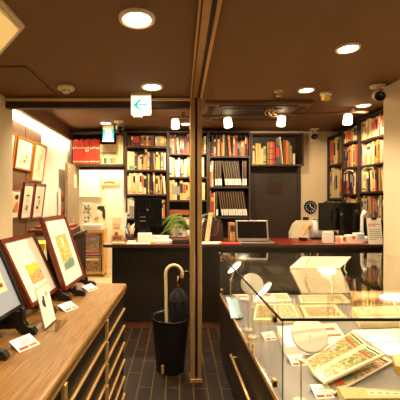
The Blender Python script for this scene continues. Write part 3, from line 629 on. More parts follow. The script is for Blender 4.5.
# chair, stool and person behind the counter
ch = E('office_chair', 'cream upholstered office chair with rounded back under the seated person', 'chair', (1.985, 4.56, 0), (0, 0, .1))
bk = [(-.16, .70), (.17, .70), (.21, .78), (.21, .98), (.17, 1.08), (.11, 1.125), (-.10, 1.125), (-.16, 1.07), (-.21, .95), (-.21, .78)]
MB().prism(bk, .19, .25, 'upholstery').build('backrest', ch)
MB().box(-.22, .22, -.24, .17, .44, .515, 'upholstery', .02).build('seat', ch)
MB().tube([(0, .16, .46), (0, .28, .5), (0, .27, .8)], .02, 'black').build('back_support', ch)
MB().cyl((0, 0, .08), (0, 0, .44), .025, 'steel').build('column', ch)
for k in range(5):
    a = k*2*math.pi/5
    lg = MB().tube([(0, 0, .09), (.2*math.cos(a), .2*math.sin(a), .07)], [.022, .014], 'black').build('leg', ch)
    MB().cyl((.2*math.cos(a)-.015, .2*math.sin(a), .028), (.2*math.cos(a)+.015, .2*math.sin(a), .028), .028, 'black').build('caster', lg)
def skin(name, verts, edges, rads, m, parent=None, sub=2, root=0):
    me = bpy.data.meshes.new(name); me.from_pydata(verts, edges, []); me.materials.append(MATS[m])
    o = bpy.data.objects.new(name, me); C.objects.link(o)
    md = o.modifiers.new('Skin', 'SKIN'); md.use_smooth_shade = True
    sv = me.skin_vertices[0].data
    for i, r_ in enumerate(rads): sv[i].radius = r_ if isinstance(r_, tuple) else (r_, r_)
    sv[root].use_root = True
    sb = o.modifiers.new('Subsurf', 'SUBSURF'); sb.levels = sub; sb.render_levels = sub
    dg = bpy.context.evaluated_depsgraph_get(); em = bpy.data.meshes.new_from_object(o.evaluated_get(dg))
    bpy.data.objects.remove(o); o = bpy.data.objects.new(name, em); C.objects.link(o)
    if not em.materials: em.materials.append(MATS[m])
    for p in em.polygons: p.use_smooth = True
    if parent: o.parent = parent
    return o
pe = E('person', 'person in white sleeveless blouse seated behind the large monitor', 'person', (2.075, 4.56, 0))
# local coordinates: person faces -y (towards the counter)
V = [(0, 0, .63), (0, -.02, .78), (0, -.05, .95), (0, -.09, 1.08), (0, -.13, 1.16), (0, -.17, 1.215),      # pelvis .. neck
     (-.185, -.07, 1.085), (-.275, -.17, .985), (-.375, -.37, .965), (-.395, -.40, .962),                       # right arm (to the left of the picture)
     (.15, -.09, 1.095), (.20, -.22, .985), (.10, -.40, .965), (.085, -.43, .963),                          # left arm
     (-.09, -.03, .61), (-.10, -.40, .57), (-.10, -.42, .12), (-.10, -.54, .05),                             # right leg
     (.09, -.03, .61), (.10, -.40, .57), (.10, -.42, .12), (.10, -.54, .05), (0, -.19, 1.26)]
Ed = [(0,1),(1,2),(2,3),(3,4),(4,5),(3,6),(6,7),(7,8),(8,9),(3,10),(10,11),(11,12),(12,13),(0,14),(14,15),(15,16),(16,17),(0,18),(18,19),(19,20),(20,21),(5,22)]
Rd = [(.12,.09),(.10,.08),(.10,.07),(.085,.06),(.05,.05),(.045,.045),(.042,.042),(.034,.034),(.025,.025),(.03,.02),(.052,.052),(.04,.04),(.027,.027),(.03,.02),
      (.085,.085),(.065,.065),(.042,.042),(.04,.03),(.085,.085),(.065,.065),(.042,.042),(.04,.03),(.05,.05)]
skin('body', V, Ed, Rd, 'skin', pe)
# blouse and trousers follow the same joints a little larger
skin('blouse', [(0, 0, .66), (0, -.02, .78), (0, -.05, .95), (0, -.085, 1.07), (-.14, -.095, 1.08), (.14, -.095, 1.08)], [(0,1),(1,2),(2,3),(3,4),(3,5)], [(.155,.12),(.14,.105),(.155,.115),(.145,.10),(.082,.078),(.082,.078)], 'blouse', pe)
skin('trousers', [(0, 0, .62), (-.09, -.03, .605), (-.10, -.40, .565), (-.10, -.42, .14), (.09, -.03, .605), (.10, -.40, .565), (.10, -.42, .14)], [(0,1),(1,2),(2,3),(0,4),(4,5),(5,6)], [(.13,.11),(.10,.098),(.078,.078),(.055,.055),(.10,.098),(.078,.078),(.055,.055)], 'trousers', pe)
hm = Matrix.Translation((.015, -.235, 1.285)) @ Matrix.Rotation(rad(38), 4, 'X')
hd_ = MB()
hd_.ball((0, 0, 0), .09, 'skin', (.82, .98, 1.18), 24)
hd_.ball((0, -.03, -.055), .055, 'skin', (.95, 1, .9), 16)
hd_.prism([(-.012, -.03), (.012, -.03), (.006, .015), (-.006, .015)], -.11, -.07, 'skin', 'xz')
for s_ in (-1, 1):
    hd_.ball((s_*.076, .0, -.01), .022, 'skin', (.35, .8, 1.2), 10)
    hd_.ball((s_*.03, -.079, .012), .011, 'white', (1, .6, .7), 10); hd_.ball((s_*.03, -.084, .012), .006, 'mark_black', (1, .6, 1), 8)
hd_.ball((0, -.082, -.052), .018, 'rose', (1.1, .35, .35), 10)
bmesh.ops.transform(hd_.bm, matrix=hm, verts=hd_.bm.verts); hd_.build('head', pe)
hr_ = MB()
hr_.ball((0, .016, .018), .1, 'hair', (.86, .98, 1.12), 24)
hr_.ball((0, .07, -.06), .065, 'hair', (1, .7, 1.1), 16)
for v in list(hr_.bm.verts):
    if v.co.y < -.055 and v.co.z < .07: v.co.y = -.055 + (v.co.y+.055)*.1
bmesh.ops.transform(hr_.bm, matrix=hm, verts=hr_.bm.verts); hr_.build('hair', pe)
def hand(side, base, dirv):
    d = Vector(dirv).normalized(); s_ = d.cross(Vector((0, 0, 1))).normalized()*side; B = Vector(base)
    V = [tuple(B), tuple(B+d*.045)]; Ed = [(0, 1)]; Rd = [(.022, .016), (.032, .014)]
    for k, (o_, l_) in enumerate(((-.026, .062), (-.009, .072), (.009, .068), (.025, .052))):
        i = len(V); p = B + d*.06 + s_*o_
        V += [tuple(p), tuple(p+d*l_*.5+Vector((0, 0, .004))), tuple(p+d*l_*.9-Vector((0, 0, .012)))]
        Ed += [(1, i), (i, i+1), (i+1, i+2)]; Rd += [.010, .009, .0075]
    i = len(V); p = B + d*.02 - s_*.03
    V += [tuple(p), tuple(p - s_*.022 + d*.03 - Vector((0, 0, .004)))]; Ed += [(0, i), (i, i+1)]; Rd += [.012, .009]
    return skin('hand', V, Ed, Rd, 'skin', pe, 1)
hand(1, (-.392, -.395, .965), (-.35, -.9, 0)); hand(-1, (.088, -.425, .965), (-.3, -.9, 0))
cardbox('computer_mouse', 'black computer mouse beside the hand of the seated person', 'mouse', 1.645, 4.02, .06, .09, .03, 'black_gloss', rz=.2)
cardbox('keyboard', 'black keyboard on the counter below the large monitor', 'keyboard', 1.90, 4.14, .2, .07, .02, 'black')
# clutter right
cardbox('card_box', 'tall white box standing before the large monitor', 'box', 1.83, 3.78, .10, .08, .125, 'white', rz=.06)
cardbox('ornament_box', 'cream box with rose pattern beside the white box', 'box', 1.965, 3.76, .1, .08, .08, 'sand', rz=-.1, extra=[(-.04, .0, -.0412, -.0403, .02, .05, 'rose'), (.01, .04, -.0412, -.0403, .03, .07, 'rust')])
for k, (x, m) in enumerate(((1.90, 'rose'), (1.935, 'cream'))):
    o = MB().lathe([(0, 0), (.022, 0), (.026, .02), (.015, .045), (.018, .06), (.012, .075), (0, .08)], m).build('figurine', None, (x, 3.68, CT)); tag(o, ['rose', 'cream'][k]+' pottery figurine standing before the monitor foot', 'figurine')
cardbox('card_box', 'white box with red dot mark under the monitor edge', 'box', 2.08, 3.74, .12, .08, .095, 'white', rz=.05, extra=[(-.015, .015, -.0412, -.0403, .05, .08, 'mark_red')])
cardbox('tissue_box', 'pale blue and white box next to the memo board', 'box', 2.19, 3.80, .09, .09, .11, 'white', rz=-.05, extra=[(-.045, .045, -.0462, -.0455, .05, .105, 'sky_blue')])
cardbox('notepad', 'flat red and white notepad on the counter before the boxes', 'notepad', 2.0, 3.655, .3, .05, .016, 'rose')
ph = E('telephone', 'cream desk telephone with upright handset beside the memo board', 'telephone', (2.335, 3.92, CT), (0, 0, .1))
MB().box(-.045, .045, -.08, .08, 0, .06, 'white', .01).build('base', ph)
MB().tube([(-.03, 0, .05), (-.035, 0, .12), (-.03, 0, .3), (-.0, -.01, .36)], [.024, .02, .02, .026], 'white', 10).build('handset', ph)
me_ = E('memo_board', 'clear clipboard with handwritten notice standing at the wall end', 'notice board', (2.305, 3.66, CT), (rad(-8), 0, 0))
mb = MB().box(-.08, .08, 0, .004, 0, .29, 'paper', .001)
card_lines(mb, -.065, .065, .225, 2, -.0002, 'mark_red', .02, .008); card_lines(mb, -.065, .065, .165, 6, -.0002, 'mark_grey', .022, .005)
mb.build('sheet', me_)
MB().box(-.085, .085, .0045, .009, 0, .3, 'acrylic').build('board', me_)
MB().box(-.03, .03, -.006, .0, .27, .296, 'steel', .002).tube([(-.02, -.004, .295), (-.015, -.004, .312), (.015, -.004, .312), (.02, -.004, .295)], .003, 'steel').build('clip', me_)
# clock and switches
ck = E('wall_clock', 'round black wall clock with pale marks on the rear wall', 'clock', (2.238, 5.2, 1.31))
MR = Matrix.Rotation(rad(90), 4, 'X')
MB().lathe([(0, .001), (.098, .001), (.1, .02), (.094, .03), (.088, .022), (0, .022)], 'black', 32, M=MR).build('case', ck)
mk = MB()
for k in range(12): mk.box(-.004, .004, -.0235, -.0225, .062, .078, 'white', M=Matrix.Rotation(k*math.pi/6, 4, 'Y'))
mk.build('hour_marks', ck)
MB().box(-.004, .004, -.026, -.0236, 0, .05, 'white', M=Matrix.Rotation(rad(-20), 4, 'Y')).build('hour_hand', ck)
MB().box(-.003, .003, -.0285, -.0261, 0, .072, 'white', M=Matrix.Rotation(rad(120), 4, 'Y')).build('minute_hand', ck)
for k, (x, lab, m) in enumerate(((2.17, 'brown wall switch under the clock nearer the brown door', 'plate_bronze'), (2.30, 'dark wall switch under the clock nearer the corner', 'black'))):
    b = E('wall_switch', lab, 'switch', (x, 5.2, 1.09), group='switches under the clock')
    MB().box(-.045, .045, -.008, 0, -.06, .06, 'plastic_cream' if k else 'plate_bronze', .002).build('plate', b)
    MB().box(-.02, .02, -.013, -.0081, -.03, .03, m, .002).build('rocker', b)

# ------------------------------------------------------------------ picture cabinet
A = rad(3.5)
pc = E('map_cabinet', 'long low cabinet of shallow black drawers with brass edges and oak top', 'cabinet', (-.275, 2.21, 0), (0, 0, -A))
MB().box(-.85, -.022, -1.72, -.03, .0, .838, 'dark_case').build('carcass', pc)
MB().box(-.88, 0, -1.78, 0, .84, .88, 'oak', .012).build('worktop', pc)
for k in range(7):
    z1 = .838-.112*k; z0 = z1-.108
    if z0 < .03: break
    dr = MB().box(-.0215, -.016, -1.71, -.035, z0, z1, 'black', .001).build('drawer', pc)
    MB().box(-.0159, -.004, -1.71, -.035, z1-.012, z1, 'brass', .002).build('edge_strip', dr)
    for y in (-.52, -1.1):
        MB().box(-.0159, .001, y-.013, y+.013, z0+.006, z1-.0125, 'brass', .003).build('pull', dr)
# easels with framed pictures
def frame(name, lab, cat, loc, rot, w, h_, fw, fmat, matm, art, depth=.022, group=None, glassy=False):
    r = E(name, lab, cat, loc, rot, group)
    mb = MB()
    for pts in ([(-w/2, 0), (w/2, 0), (w/2-fw, fw), (-w/2+fw, fw)], [(-w/2, h_), (-w/2+fw, h_-fw), (w/2-fw, h_-fw), (w/2, h_)], [(-w/2, 0), (-w/2+fw, fw), (-w/2+fw, h_-fw), (-w/2, h_)], [(w/2, 0), (w/2, h_), (w/2-fw, h_-fw), (w/2-fw, fw)]):
        mb.prism(pts, 0, depth, fmat)
    mb.build('frame', r)
    MB().box(-w/2+fw*.8, w/2-fw*.8, depth*.45, depth*.9, fw*.8, h_-fw*.8, matm).build('mat_board', r)
    p = MB(); y = depth*.45
    for n_, (pts, m) in enumerate(art): p.prism([((a-.5)*w, b_*h_) for a, b_ in pts], y-.0009-.0004*n_, y-.0002, m)
    p.build('print', r)
    return r
def rect(a0, b0, a1, b1): return [(a0, b0), (a1, b0), (a1, b1), (a0, b1)]
def blob(a, b_, ra, rb, n=9, j=.25):
    return [(a+ra*math.cos(i*2*math.pi/n)*R.uniform(1-j, 1+j), b_+rb*math.sin(i*2*math.pi/n)*R.uniform(1-j, 1+j)) for i in range(n)]
art2 = [(rect(.33, .26, .72, .70), 'sky_blue'), ([(.33, .26), (.72, .26), (.72, .50), (.62, .56), (.5, .54), (.33, .56)], 'hill_yellow'), ([(.33, .26), (.72, .26), (.72, .44), (.6, .45), (.45, .40), (.33, .42)], 'town_tan')] + [(blob(.38+.06*i, .33+.03*(i % 3), .016, .012), 'rust' if i % 2 else 'mark_grey') for i in range(6)] + [(rect(.33, .2, .35, .212), 'mark_grey'), (rect(.69, .2, .71, .212), 'mark_grey')]
art3 = [(rect(.28, .22, .76, .72), 'print_wood'), (blob(.52, .62, .05, .08), 'cream'),
        ([(.28, .25), (.36, .24), (.55, .23), (.76, .26), (.76, .34), (.6, .36), (.45, .32), (.36, .33)], 'teal')]
art1 = [(rect(.16, .2, .84, .85), 'cream')] + [(blob(R.uniform(.22, .78), R.uniform(.26, .8), .02, .02), R.choice(['mark_grey', 'rust', 'mark_black', 'teal'])) for _ in range(26)]
CZ = .88
def easel(lab, loc, rz, w, lean, zlip, hh):
    """local: x along the picture, y towards the wall"""
    r = E('picture_easel', lab, 'easel', (loc[0], loc[1], CZ), (0, 0, rz), 'black easels on the picture cabinet')
    z = zlip-CZ; k = math.tan(lean)
    for s_ in (-1, 1):
        x = s_*w*.3
        prof = [(-.085, 0), (-.09, .012), (-.075, .03), (-.05, .035), (-.035, z*.5+.01), (-.032, z+.012), (-.026, z+.016), (-.018, z), (.026, z-.002), (.032, z+.01), (.03+k*hh*.7, z+hh*.7), (.045+k*hh*.7, z+hh*.7), (.12, z*.6), (.16, .03), (.17, 0), (.1, 0), (.06, .02), (0, .025), (-.03, 0)]
        MB().prism(prof, x-.012, x+.012, 'black', 'yz').build('side_support', r)
    MB().box(-w*.3+.0121, w*.3-.0121, .045, .06, z*.3+.012, z*.3+.03, 'black').build('cross_bar', r)
    return r
P3 = dict(c=(-.5625, 2.035), w=.35, h=.435, lean=18.5, z=.925)
P2 = dict(c=(-.633, 1.738), w=.335, h=.36, lean=26, z=.925)
P1 = dict(c=(-.645, 1.28), w=.36, h=.46, lean=24, z=.975)
for P, lab, fm, mm, art, fw in ((P3, 'mahogany framed print of green and yellow woodland on easel nearest the doorway', 'mahogany', 'paper', art3, .019), (P2, 'mahogany framed print of a yellow hill under pale blue sky', 'mahogany', 'paper', art2, .019), (P1, 'black framed print on a blue-grey mat beside the price card', 'black', 'grey_mat', art1, .012)):
    rz = rad(86)
    frame('framed_picture', lab, 'picture', (P['c'][0], P['c'][1], P['z']+.003), (-rad(P['lean']), 0, rz), P['w'], P['h'], fw, fm, mm, art, .024, 'framed pictures on the cabinet')
    easel('black easel under the ' + {'.35': '', }.get('', '') + ('woodland print' if P is P3 else 'yellow hill print' if P is P2 else 'blue-grey matted print'), P['c'], rz, P['w'], rad(P['lean']), P['z'], P['h'])
# caption stand and price cards
cs = E('caption_stand', 'upright white caption card in a clear stand before the yellow hill print', 'card stand', (-.522, 1.47, CZ), (0, 0, rad(86)))
M = Matrix.Rotation(-rad(14), 4, 'X')
MB().box(-.065, .065, 0, .002, .0, .185, 'acrylic', M=M).box(-.065, .065, -.05, .06, 0, .003, 'acrylic').box(-.065, .065, -.052, -.049, 0, .018, 'acrylic').build('holder', cs)
mb = MB().box(-.055, .055, -.0025, -.0006, .01, .175, 'white', M=M)
for (x0, x1, z0, z1) in ((-.02, -.006, .09, .14), (-.03, -.022, .1, .125), (.01, .03, .145, .15), (.01, .03, .135, .14)): mb.box(x0, x1, -.0034, -.0026, z0, z1, 'mark_grey' if x0 > 0 else 'mark_black', M=M)
mb.build('caption_card', cs)
def price_card(lab, loc, rz, w=.095, d=.085, tilt=22, grp='folded price cards on the cabinet'):
    r = E('price_card', lab, 'price card', loc, (0, 0, rz), grp)
    hh = d*math.sin(rad(tilt))
    mb = MB(); t = .0012
    mb.prism([(-d/2, 0), (d/2*.9, hh), (d/2, 0), (d/2-t, 0), (d/2*.9-t*.3, hh-t*2), (-d/2+t*3, 0)], -w/2, w/2, 'white', 'yz')
    mb.build('card', r)
    M = Matrix.Translation((0, -d/2, 0)) @ Matrix.Rotation(math.atan2(hh, d*.95), 4, 'X')
    m2 = MB()
    m2.box(-w*.42, w*.0, d*.08, d*.27, .0004, .0010, 'mark_red', M=M).box(w*.06, w*.40, d*.08, d*.27, .0004, .0010, 'orange', M=M)
    for k in range(3): m2.box(-w*.2, w*.25, d*(.45+.13*k), d*(.5+.13*k), .0004, .0010, 'mark_grey', M=M)
    m2.build('print', r)
    return r
price_card('folded white price card with red figures before the blue-grey matted print', (-.553, 1.272, CZ), rad(58), .088, .07)
price_card('folded white price card beside the foot of the yellow hill easel', (-.515, 1.70, CZ), rad(60), .085, .065)
price_card('folded white price card beside the foot of the woodland easel', (-.487, 2.06, CZ), rad(62), .085, .065)
# sideboard along the left wall with boxes
sbd = E('sideboard', 'dark brown sideboard against the panelled wall behind the easels', 'sideboard', (-1.22, 3.2, 0))
MB().box(-.26, .26, -.42, .62, .0, 1.05, 'dark_case', .004).build('body', sbd)
MB().box(-.262, .28, -.44, .64, 1.0505, 1.08, 'case_wood', .004).build('top_panel', sbd)
for y in (-.40, .11): 
    dd = MB().box(.2605, .275, y, y+.49, .08, 1.02, 'case_wood', .003).build('door', sbd); MB().cyl((.29, y+.06, .6), (.29, y+.06, .72), .006, 'brass').cyl((.2755, y+.06, .62), (.29, y+.06, .62), .004, 'brass').cyl((.2755, y+.06, .70), (.29, y+.06, .70), .004, 'brass').build('handle', dd)
cardbox('portfolio_box', 'flat brown leather portfolio box on the sideboard', 'box', -1.17, 3.45, .42, .5, .06, 'leather', 1.0805, .1, [(-.2, .2, -.2505, -.2502, .02, .03, 'bag_brown')])
cardbox('flat_box', 'rust coloured flat box on top of the brown portfolio box', 'box', -1.15, 3.42, .3, .36, .03, 'rust', 1.1415, -.1)
for k, (x, y, hh, m, lab) in enumerate(((-.98, 2.62, .17, 'cream', 'cream upright box between the two mahogany frames'), (-.97, 2.5, .14, 'sand', 'sand coloured upright box between the mahogany frames'))):
    pass
bx = E('side_table', 'low white side table behind the woodland print', 'table', (-1.02, 2.48, 0))
MB().box(-.17, .17, -.17, .17, .86, .89, 'white', .004).build('table_top', bx)
for sx in (-1, 1):
    for sy in (-1, 1): MB().box(sx*.14-.015, sx*.14+.015, sy*.14-.015, sy*.14+.015, 0, .8595, 'white').build('leg', bx)
cardbox('archive_box', 'cream archive box with yellow lid between the mahogany frames', 'box', -1.0, 2.5, .2, .2, .2, 'cream', .8905, .0, [(-.102, .102, -.102, .102, .18, .225, 'yellow')])
# hung pictures
def hung(lab, y0, y1, z0, z1, fm, art, fw=.016, mm='paper', x=-1.43, tilt=7):
    w, h_ = y1-y0, z1-z0
    frame('hung_picture', lab, 'picture', (x-.035, (y0+y1)/2, z0), (rad(tilt), 0, rad(90)), w, h_, fw, fm, mm, art, .02, 'pictures hung on the wood panelling')
gr = lambda n, cols: [(blob(R.uniform(.3, .7), R.uniform(.25, .7), .08, .05), R.choice(cols)) for _ in range(n)]
hung('orange wood framed pale landscape, upper row on the wood panelling', 3.16, 3.52, 1.735, 2.05, 'frame_orange', [(rect(.18, .16, .82, .84), 'cream'), ([(.2, .2), (.4, .45), (.55, .3), (.7, .55), (.8, .25), (.8, .2)], 'sand')] + gr(4, ['mark_grey', 'sand']))
hung('tall orange wood framed pale print, upper row nearest the white wall', 3.55, 3.87, 1.635, 2.06, 'frame_orange', [(rect(.25, .12, .75, .88), 'cream'), (rect(.4, .3, .6, .7), 'sand')] + gr(3, ['mark_grey', 'sand']))
hung('red-brown framed print with orange shape, lower row nearest the cream wall', 2.93, 3.24, 1.25, 1.55, 'mahogany', [(rect(.3, .2, .92, .8), 'cream'), ([(.55, .2), (.9, .2), (.9, .5), (.8, .55), (.66, .45)], 'orange'), (blob(.75, .7, .12, .08), 'mark_black'), (blob(.6, .26, .1, .05), 'green_dot')], .012)
hung('narrow red-brown framed print, middle of the lower row', 3.28, 3.53, 1.235, 1.61, 'mahogany', [(rect(.28, .15, .72, .85), 'cream'), (blob(.5, .3, .15, .08), 'mark_grey'), (rect(.35, .62, .65, .66), 'mark_black'), (blob(.5, .5, .08, .05), 'sand')], .014)
hung('red-brown framed calligraphy print, lower row nearest the white wall', 3.56, 3.85, 1.225, 1.615, 'mahogany', [(rect(.25, .15, .75, .85), 'cream'), (blob(.45, .6, .12, .03), 'mark_black'), (blob(.55, .45, .05, .1), 'mark_grey'), (blob(.4, .3, .1, .05), 'mark_black')], .014)
hung('orange wood framed picture half hidden by the cream wall', 2.79, 3.12, 1.74, 2.06, 'frame_orange', [(rect(.2, .2, .8, .8), 'cream'), (blob(.5, .5, .2, .1), 'sand')])
hs = E('hanging_scroll', 'small pale hanging sheet with two round orange shapes beside the door', 'wall hanging', (-1.478, 4.55, 1.07), (0, 0, rad(90)))
MB().box(-.1, .16, -.006, 0, 0, .5, 'paper', .001).build('sheet', hs)
for z, rr, m in ((.39, .062, 'orange'), (.14, .085, 'mark_red')):
    MB().lathe([(0, .008), (rr, .0065), (rr, .0075), (0, .0095)], m, 24, M=Matrix.Translation((.06, 0, z)) @ MR).lathe([(0, .0097), (rr*.3, .0097), (0, .0105)], 'mark_black' if z < .2 else 'yellow', 12, M=Matrix.Translation((.07, 0, z+.01)) @ MR).build('round_shape', hs)

# corridor things
rk = E('magazine_rack', 'pale wooden magazine rack standing in the lit corridor', 'magazine rack', (-1.39, 6.2, 0))
for x in (-.215, .185): MB().box(x, x+.03, -.16, .16, 0.04, .88, 'pine', .003).build('side_panel', rk)
for z in (.06, .8): MB().box(-.185, .185, -.15, .16, z, z+.03, 'pine', .003).build('shelf', rk)
MB().box(-.185, .185, .14, .155, .09, .8, 'pine').build('back_panel', rk)
for x in (-.19, .19):
    for y in (-.13, .13): MB().cyl((x-.012, y, .021), (x+.012, y, .021), .021, 'black').build('caster', rk)
def poster(lab, loc, w, h_, pieces, lean=8, nm='poster', cat='poster'):
    mb = MB().box(-w/2, w/2, 0, .006, 0, h_, 'paper')
    for n_, (pts, m) in enumerate(pieces): mb.prism([((a-.5)*w, b_*h_) for a, b_ in pts], -.0012-.0005*n_, -.0003, m)
    return tag(mb.build(nm, None, loc, (-rad(lean), 0, 0)), lab, cat)
poster('colourful landscape poster inside the wooden magazine rack', (-1.42, 6.12, .4), .25, .38, [(rect(.02, .02, .98, .98), 'lavender'), (rect(.02, .2, .98, .62), 'print_warm'), (rect(.05, .05, .95, .14), 'mark_red'), (blob(.6, .75, .2, .08), 'sand')])
poster('narrow dark poster inside the wooden magazine rack', (-1.24, 6.12, .4), .10, .36, [(rect(.03, .03, .97, .97), 'print_dark')])
poster('low magazine with brown cover in the foot of the rack', (-1.4, 6.09, .095), .3, .28, [(rect(.02, .02, .98, .98), 'print_dark'), (rect(.1, .7, .9, .85), 'cream')])
poster('white poster with dark-haired portrait standing on the rack', (-1.29, 6.18, .965), .25, .38, [(rect(.02, .02, .98, .98), 'cream'), (blob(.6, .75, .3, .16), 'mark_black'), (blob(.5, .55, .18, .16), 'ivory_face' if False else 'paper'), (blob(.85, .5, .12, .3), 'bag_brown'), (blob(.3, .25, .2, .12), 'rose'), (rect(.1, .04, .5, .14), 'sand')], 4)
poster('white sheet of scattered dark figures beside the portrait poster', (-1.52, 6.17, .965), .17, .40, [(blob(R.uniform(.1, .9), R.uniform(.08, .94), .06, .03), R.choice(['mark_black', 'mark_grey', 'rust', 'bag_brown'])) for _ in range(40)], 4)
cardbox('leaflet_box', 'white leaflet tray lying on top of the magazine rack', 'tray', -1.4, 6.15, .36, .22, .13, 'white', .831, 0, [(-.17, .17, -.1115, -.1105, .01, .03, 'rose'), (-.15, .1, -.1115, -.1105, .06, .08, 'sand')])
cb = E('wall_cabinet', 'cream wall cupboard high in the corridor', 'cupboard', (-1.45, 6.795, 1.46))
MB().box(-.6, .1, -.3, 0, 0, .5, 'cabinet_cream', .003).build('body', cb)
for x in (-.59, -.36, -.13): MB().box(x, x+.22, -.315, -.3005, .01, .49, 'cabinet_cream', .004).build('door', cb)
fx = E('door_closer', 'tan box fitting with dark arm on the corridor wall', 'fitting', (-1.2, 6.795, 1.66))
MB().box(-.2, .2, -.08, 0, .05, .18, 'sand', .004).build('box', fx); MB().tube([(-.1, -.09, .1), (0, -.1, .13), (.12, -.09, .1)], .012, 'mark_grey').build('arm', fx)
struct('trim_5', MB().box(-1.28, -.78, 6.77, 6.8, 0, 1.62, 'cabinet_cream').box(-1.30, -1.28, 6.76, 6.8, 0, 1.66, 'wall_cream').box(-.78, -.76, 6.76, 6.8, 0, 1.66, 'wall_cream'))

# ------------------------------------------------------------------ umbrella stand
us = E('umbrella_stand', 'round black umbrella stand on the tiled floor beside the post', 'umbrella stand', (.02, 2.80, 0))
MB().lathe([(0, 0), (.112, 0), (.118, .01), (.158, .43), (.16, .445), (.152, .445), (.148, .43), (.112, .015), (0, .012)], 'black', 40).build('bucket', us)
MB().lathe([(.157, .425), (.163, .43), (.164, .447), (.158, .452), (.152, .447)], 'black_gloss', 40).build('rim', us)
MB().box(-.005, .005, -.144, .144, .2, .43, 'black').build('divider', us)
MB().box(-.075, -.053, -.142, -.13, .03, .1, 'brass', .002, M=Matrix.Rotation(0, 4, 'Z')).build('tag', us)
cn = E('cane', 'pale wooden cane with hooked handle standing in the umbrella stand', 'cane', (-.02, 2.78, .02))
pts = [(.0, 0, .02), (.01, 0, .3), (.0, 0, .77)] + [(.07-.07*math.cos(t), 0, .79+.075*math.sin(t)) for t in [rad(a) for a in range(0, 200, 20)]] + [(.137, 0, .755)]
MB().tube([(x*1.0, 0, z) for x, y, z in pts], .0135, 'cane', 12).build('shaft', cn); MB().lathe([(0, -.005), (.016, 0), (.016, .025), (.012, .026)], 'black').build('ferrule', cn)
um = E('umbrella', 'folded black umbrella with hooked handle in the stand', 'umbrella', (.088, 2.83, .02))
prof = [(.008, 0), (.012, .03), (.03, .15), (.045, .35), (.062, .46), (.066, .56), (.055, .6), (.03, .64), (.012, .66)]
mb = MB(); seg = 24; rings = []
for r_, z in [(a*1.15, b) for a, b in prof]: rings.append([mb.bm.verts.new((r_*(1+.28*math.sin(k*2*math.pi/seg*6+z*9))*math.cos(k*2*math.pi/seg), r_*(1+.28*math.sin(k*2*math.pi/seg*6+z*9))*math.sin(k*2*math.pi/seg), z)) for k in range(seg)])
for i in range(len(rings)-1):
    for k in range(seg): mb._paint([mb.bm.faces.new((rings[i][k], rings[i][(k+1) % seg], rings[i+1][(k+1) % seg], rings[i+1][k]))], 'fabric_dark', True)
mb.build('canopy', um)
MB().tube([(0, 0, .64), (0, 0, .72), (.005, 0, .76)], .012, 'bronze', 10).tube([(.0, 0, .70), (.02, 0, .77), (.06, 0, .80), (.095, 0, .79), (.1, 0, .75)], .014, 'black_gloss', 10).build('handle', um)
MB().lathe([(.063, .53), (.07, .54), (.07, .56), (.064, .57)], 'black', 24).build('strap', um)

# ------------------------------------------------------------------ glass showcase
X0, X1, Y0, Y1, ZB, ZT = .47, 1.98, 1.364, 3.0, .57, .95
gc = E('glass_showcase', 'large glass showcase on dark wood base filled with prints and books', 'showcase', (X0, Y0, 0))
w, d = X1-X0, Y1-Y0
MB().box(.0, w, 0, d, .06, ZB-.012, 'counter_wood', .003).build('base', gc)
MB().box(.03, w-.03, .03, d-.03, 0, .0595, 'black').build('plinth', gc)
MB().box(.004, w-.004, .004, d-.004, ZB-.0118, ZB, 'deck_cloth').build('deck', gc)
MB().box(0, .004, 0, d, ZB-.0118, ZB+.012, 'brass').build('rail', gc)
MB().box(-.0, w, -.0, d, ZT-.008, ZT, 'glass').build('glass_top', gc)
MB().box(.004, w-.004, .0, .006, ZB+.0005, ZT-.0085, 'glass').build('glass_front', gc)
MB().box(.004, w-.004, d-.006, d, ZB+.0005, ZT-.0085, 'glass').build('glass_back', gc)
MB().box(w-.006, w, .0065, d-.0065, ZB+.0005, ZT-.0085, 'glass').build('glass_side', gc)
for (a, b_, hy, py) in ((.10, .50, .125, .46), (.505, d-.02, d-.05, .55)):
    g = MB().box(.005, .011, a, b_, ZB+.013, ZT-.0085, 'glass').build('glass_door', gc)
    for z in (ZB+.03, ZT-.06): MB().box(.0, .02, hy-.014, hy+.014, z, z+.035, 'brass', .003).box(.001, .016, hy-.02, hy+.004, z+.008, z+.027, 'dark_bronze').build('hinge', g)
    MB().box(-.006, .004, py-.008, py+.008, ZB+.02, ZB+.075, 'brass', .003).cyl((-.008, py, ZB+.04), (.004, py, ZB+.04), .012, 'brass').build('pull', g)
MB().box(.005, .011, .004, .098, ZB+.013, ZT-.0085, 'glass').build('glass_side', gc)
MB().box(.002, .006, -.002, .002, ZB, ZT-.0085, 'edge_green').build('corner_edge', gc)
MB().box(-.003, w, -.0065, -.0005, ZT-.007, ZT+.004, 'black').build('edge_strip', gc)
MB().box(-.006, -.0005, -.006, d, ZT-.007, ZT+.003, 'black').build('edge_strip', gc)
MB().ball((0, d, ZT), .012, 'steel').build('corner_stud', gc)
hl = MB().cyl((-.035, .18, .365), (-.035, .915, .365), .009, 'brass').build('handle', gc)
for y in (.22, .88): MB().cyl((-.035, y, .365), (.0, y, .365), .006, 'brass').build('bracket', hl)
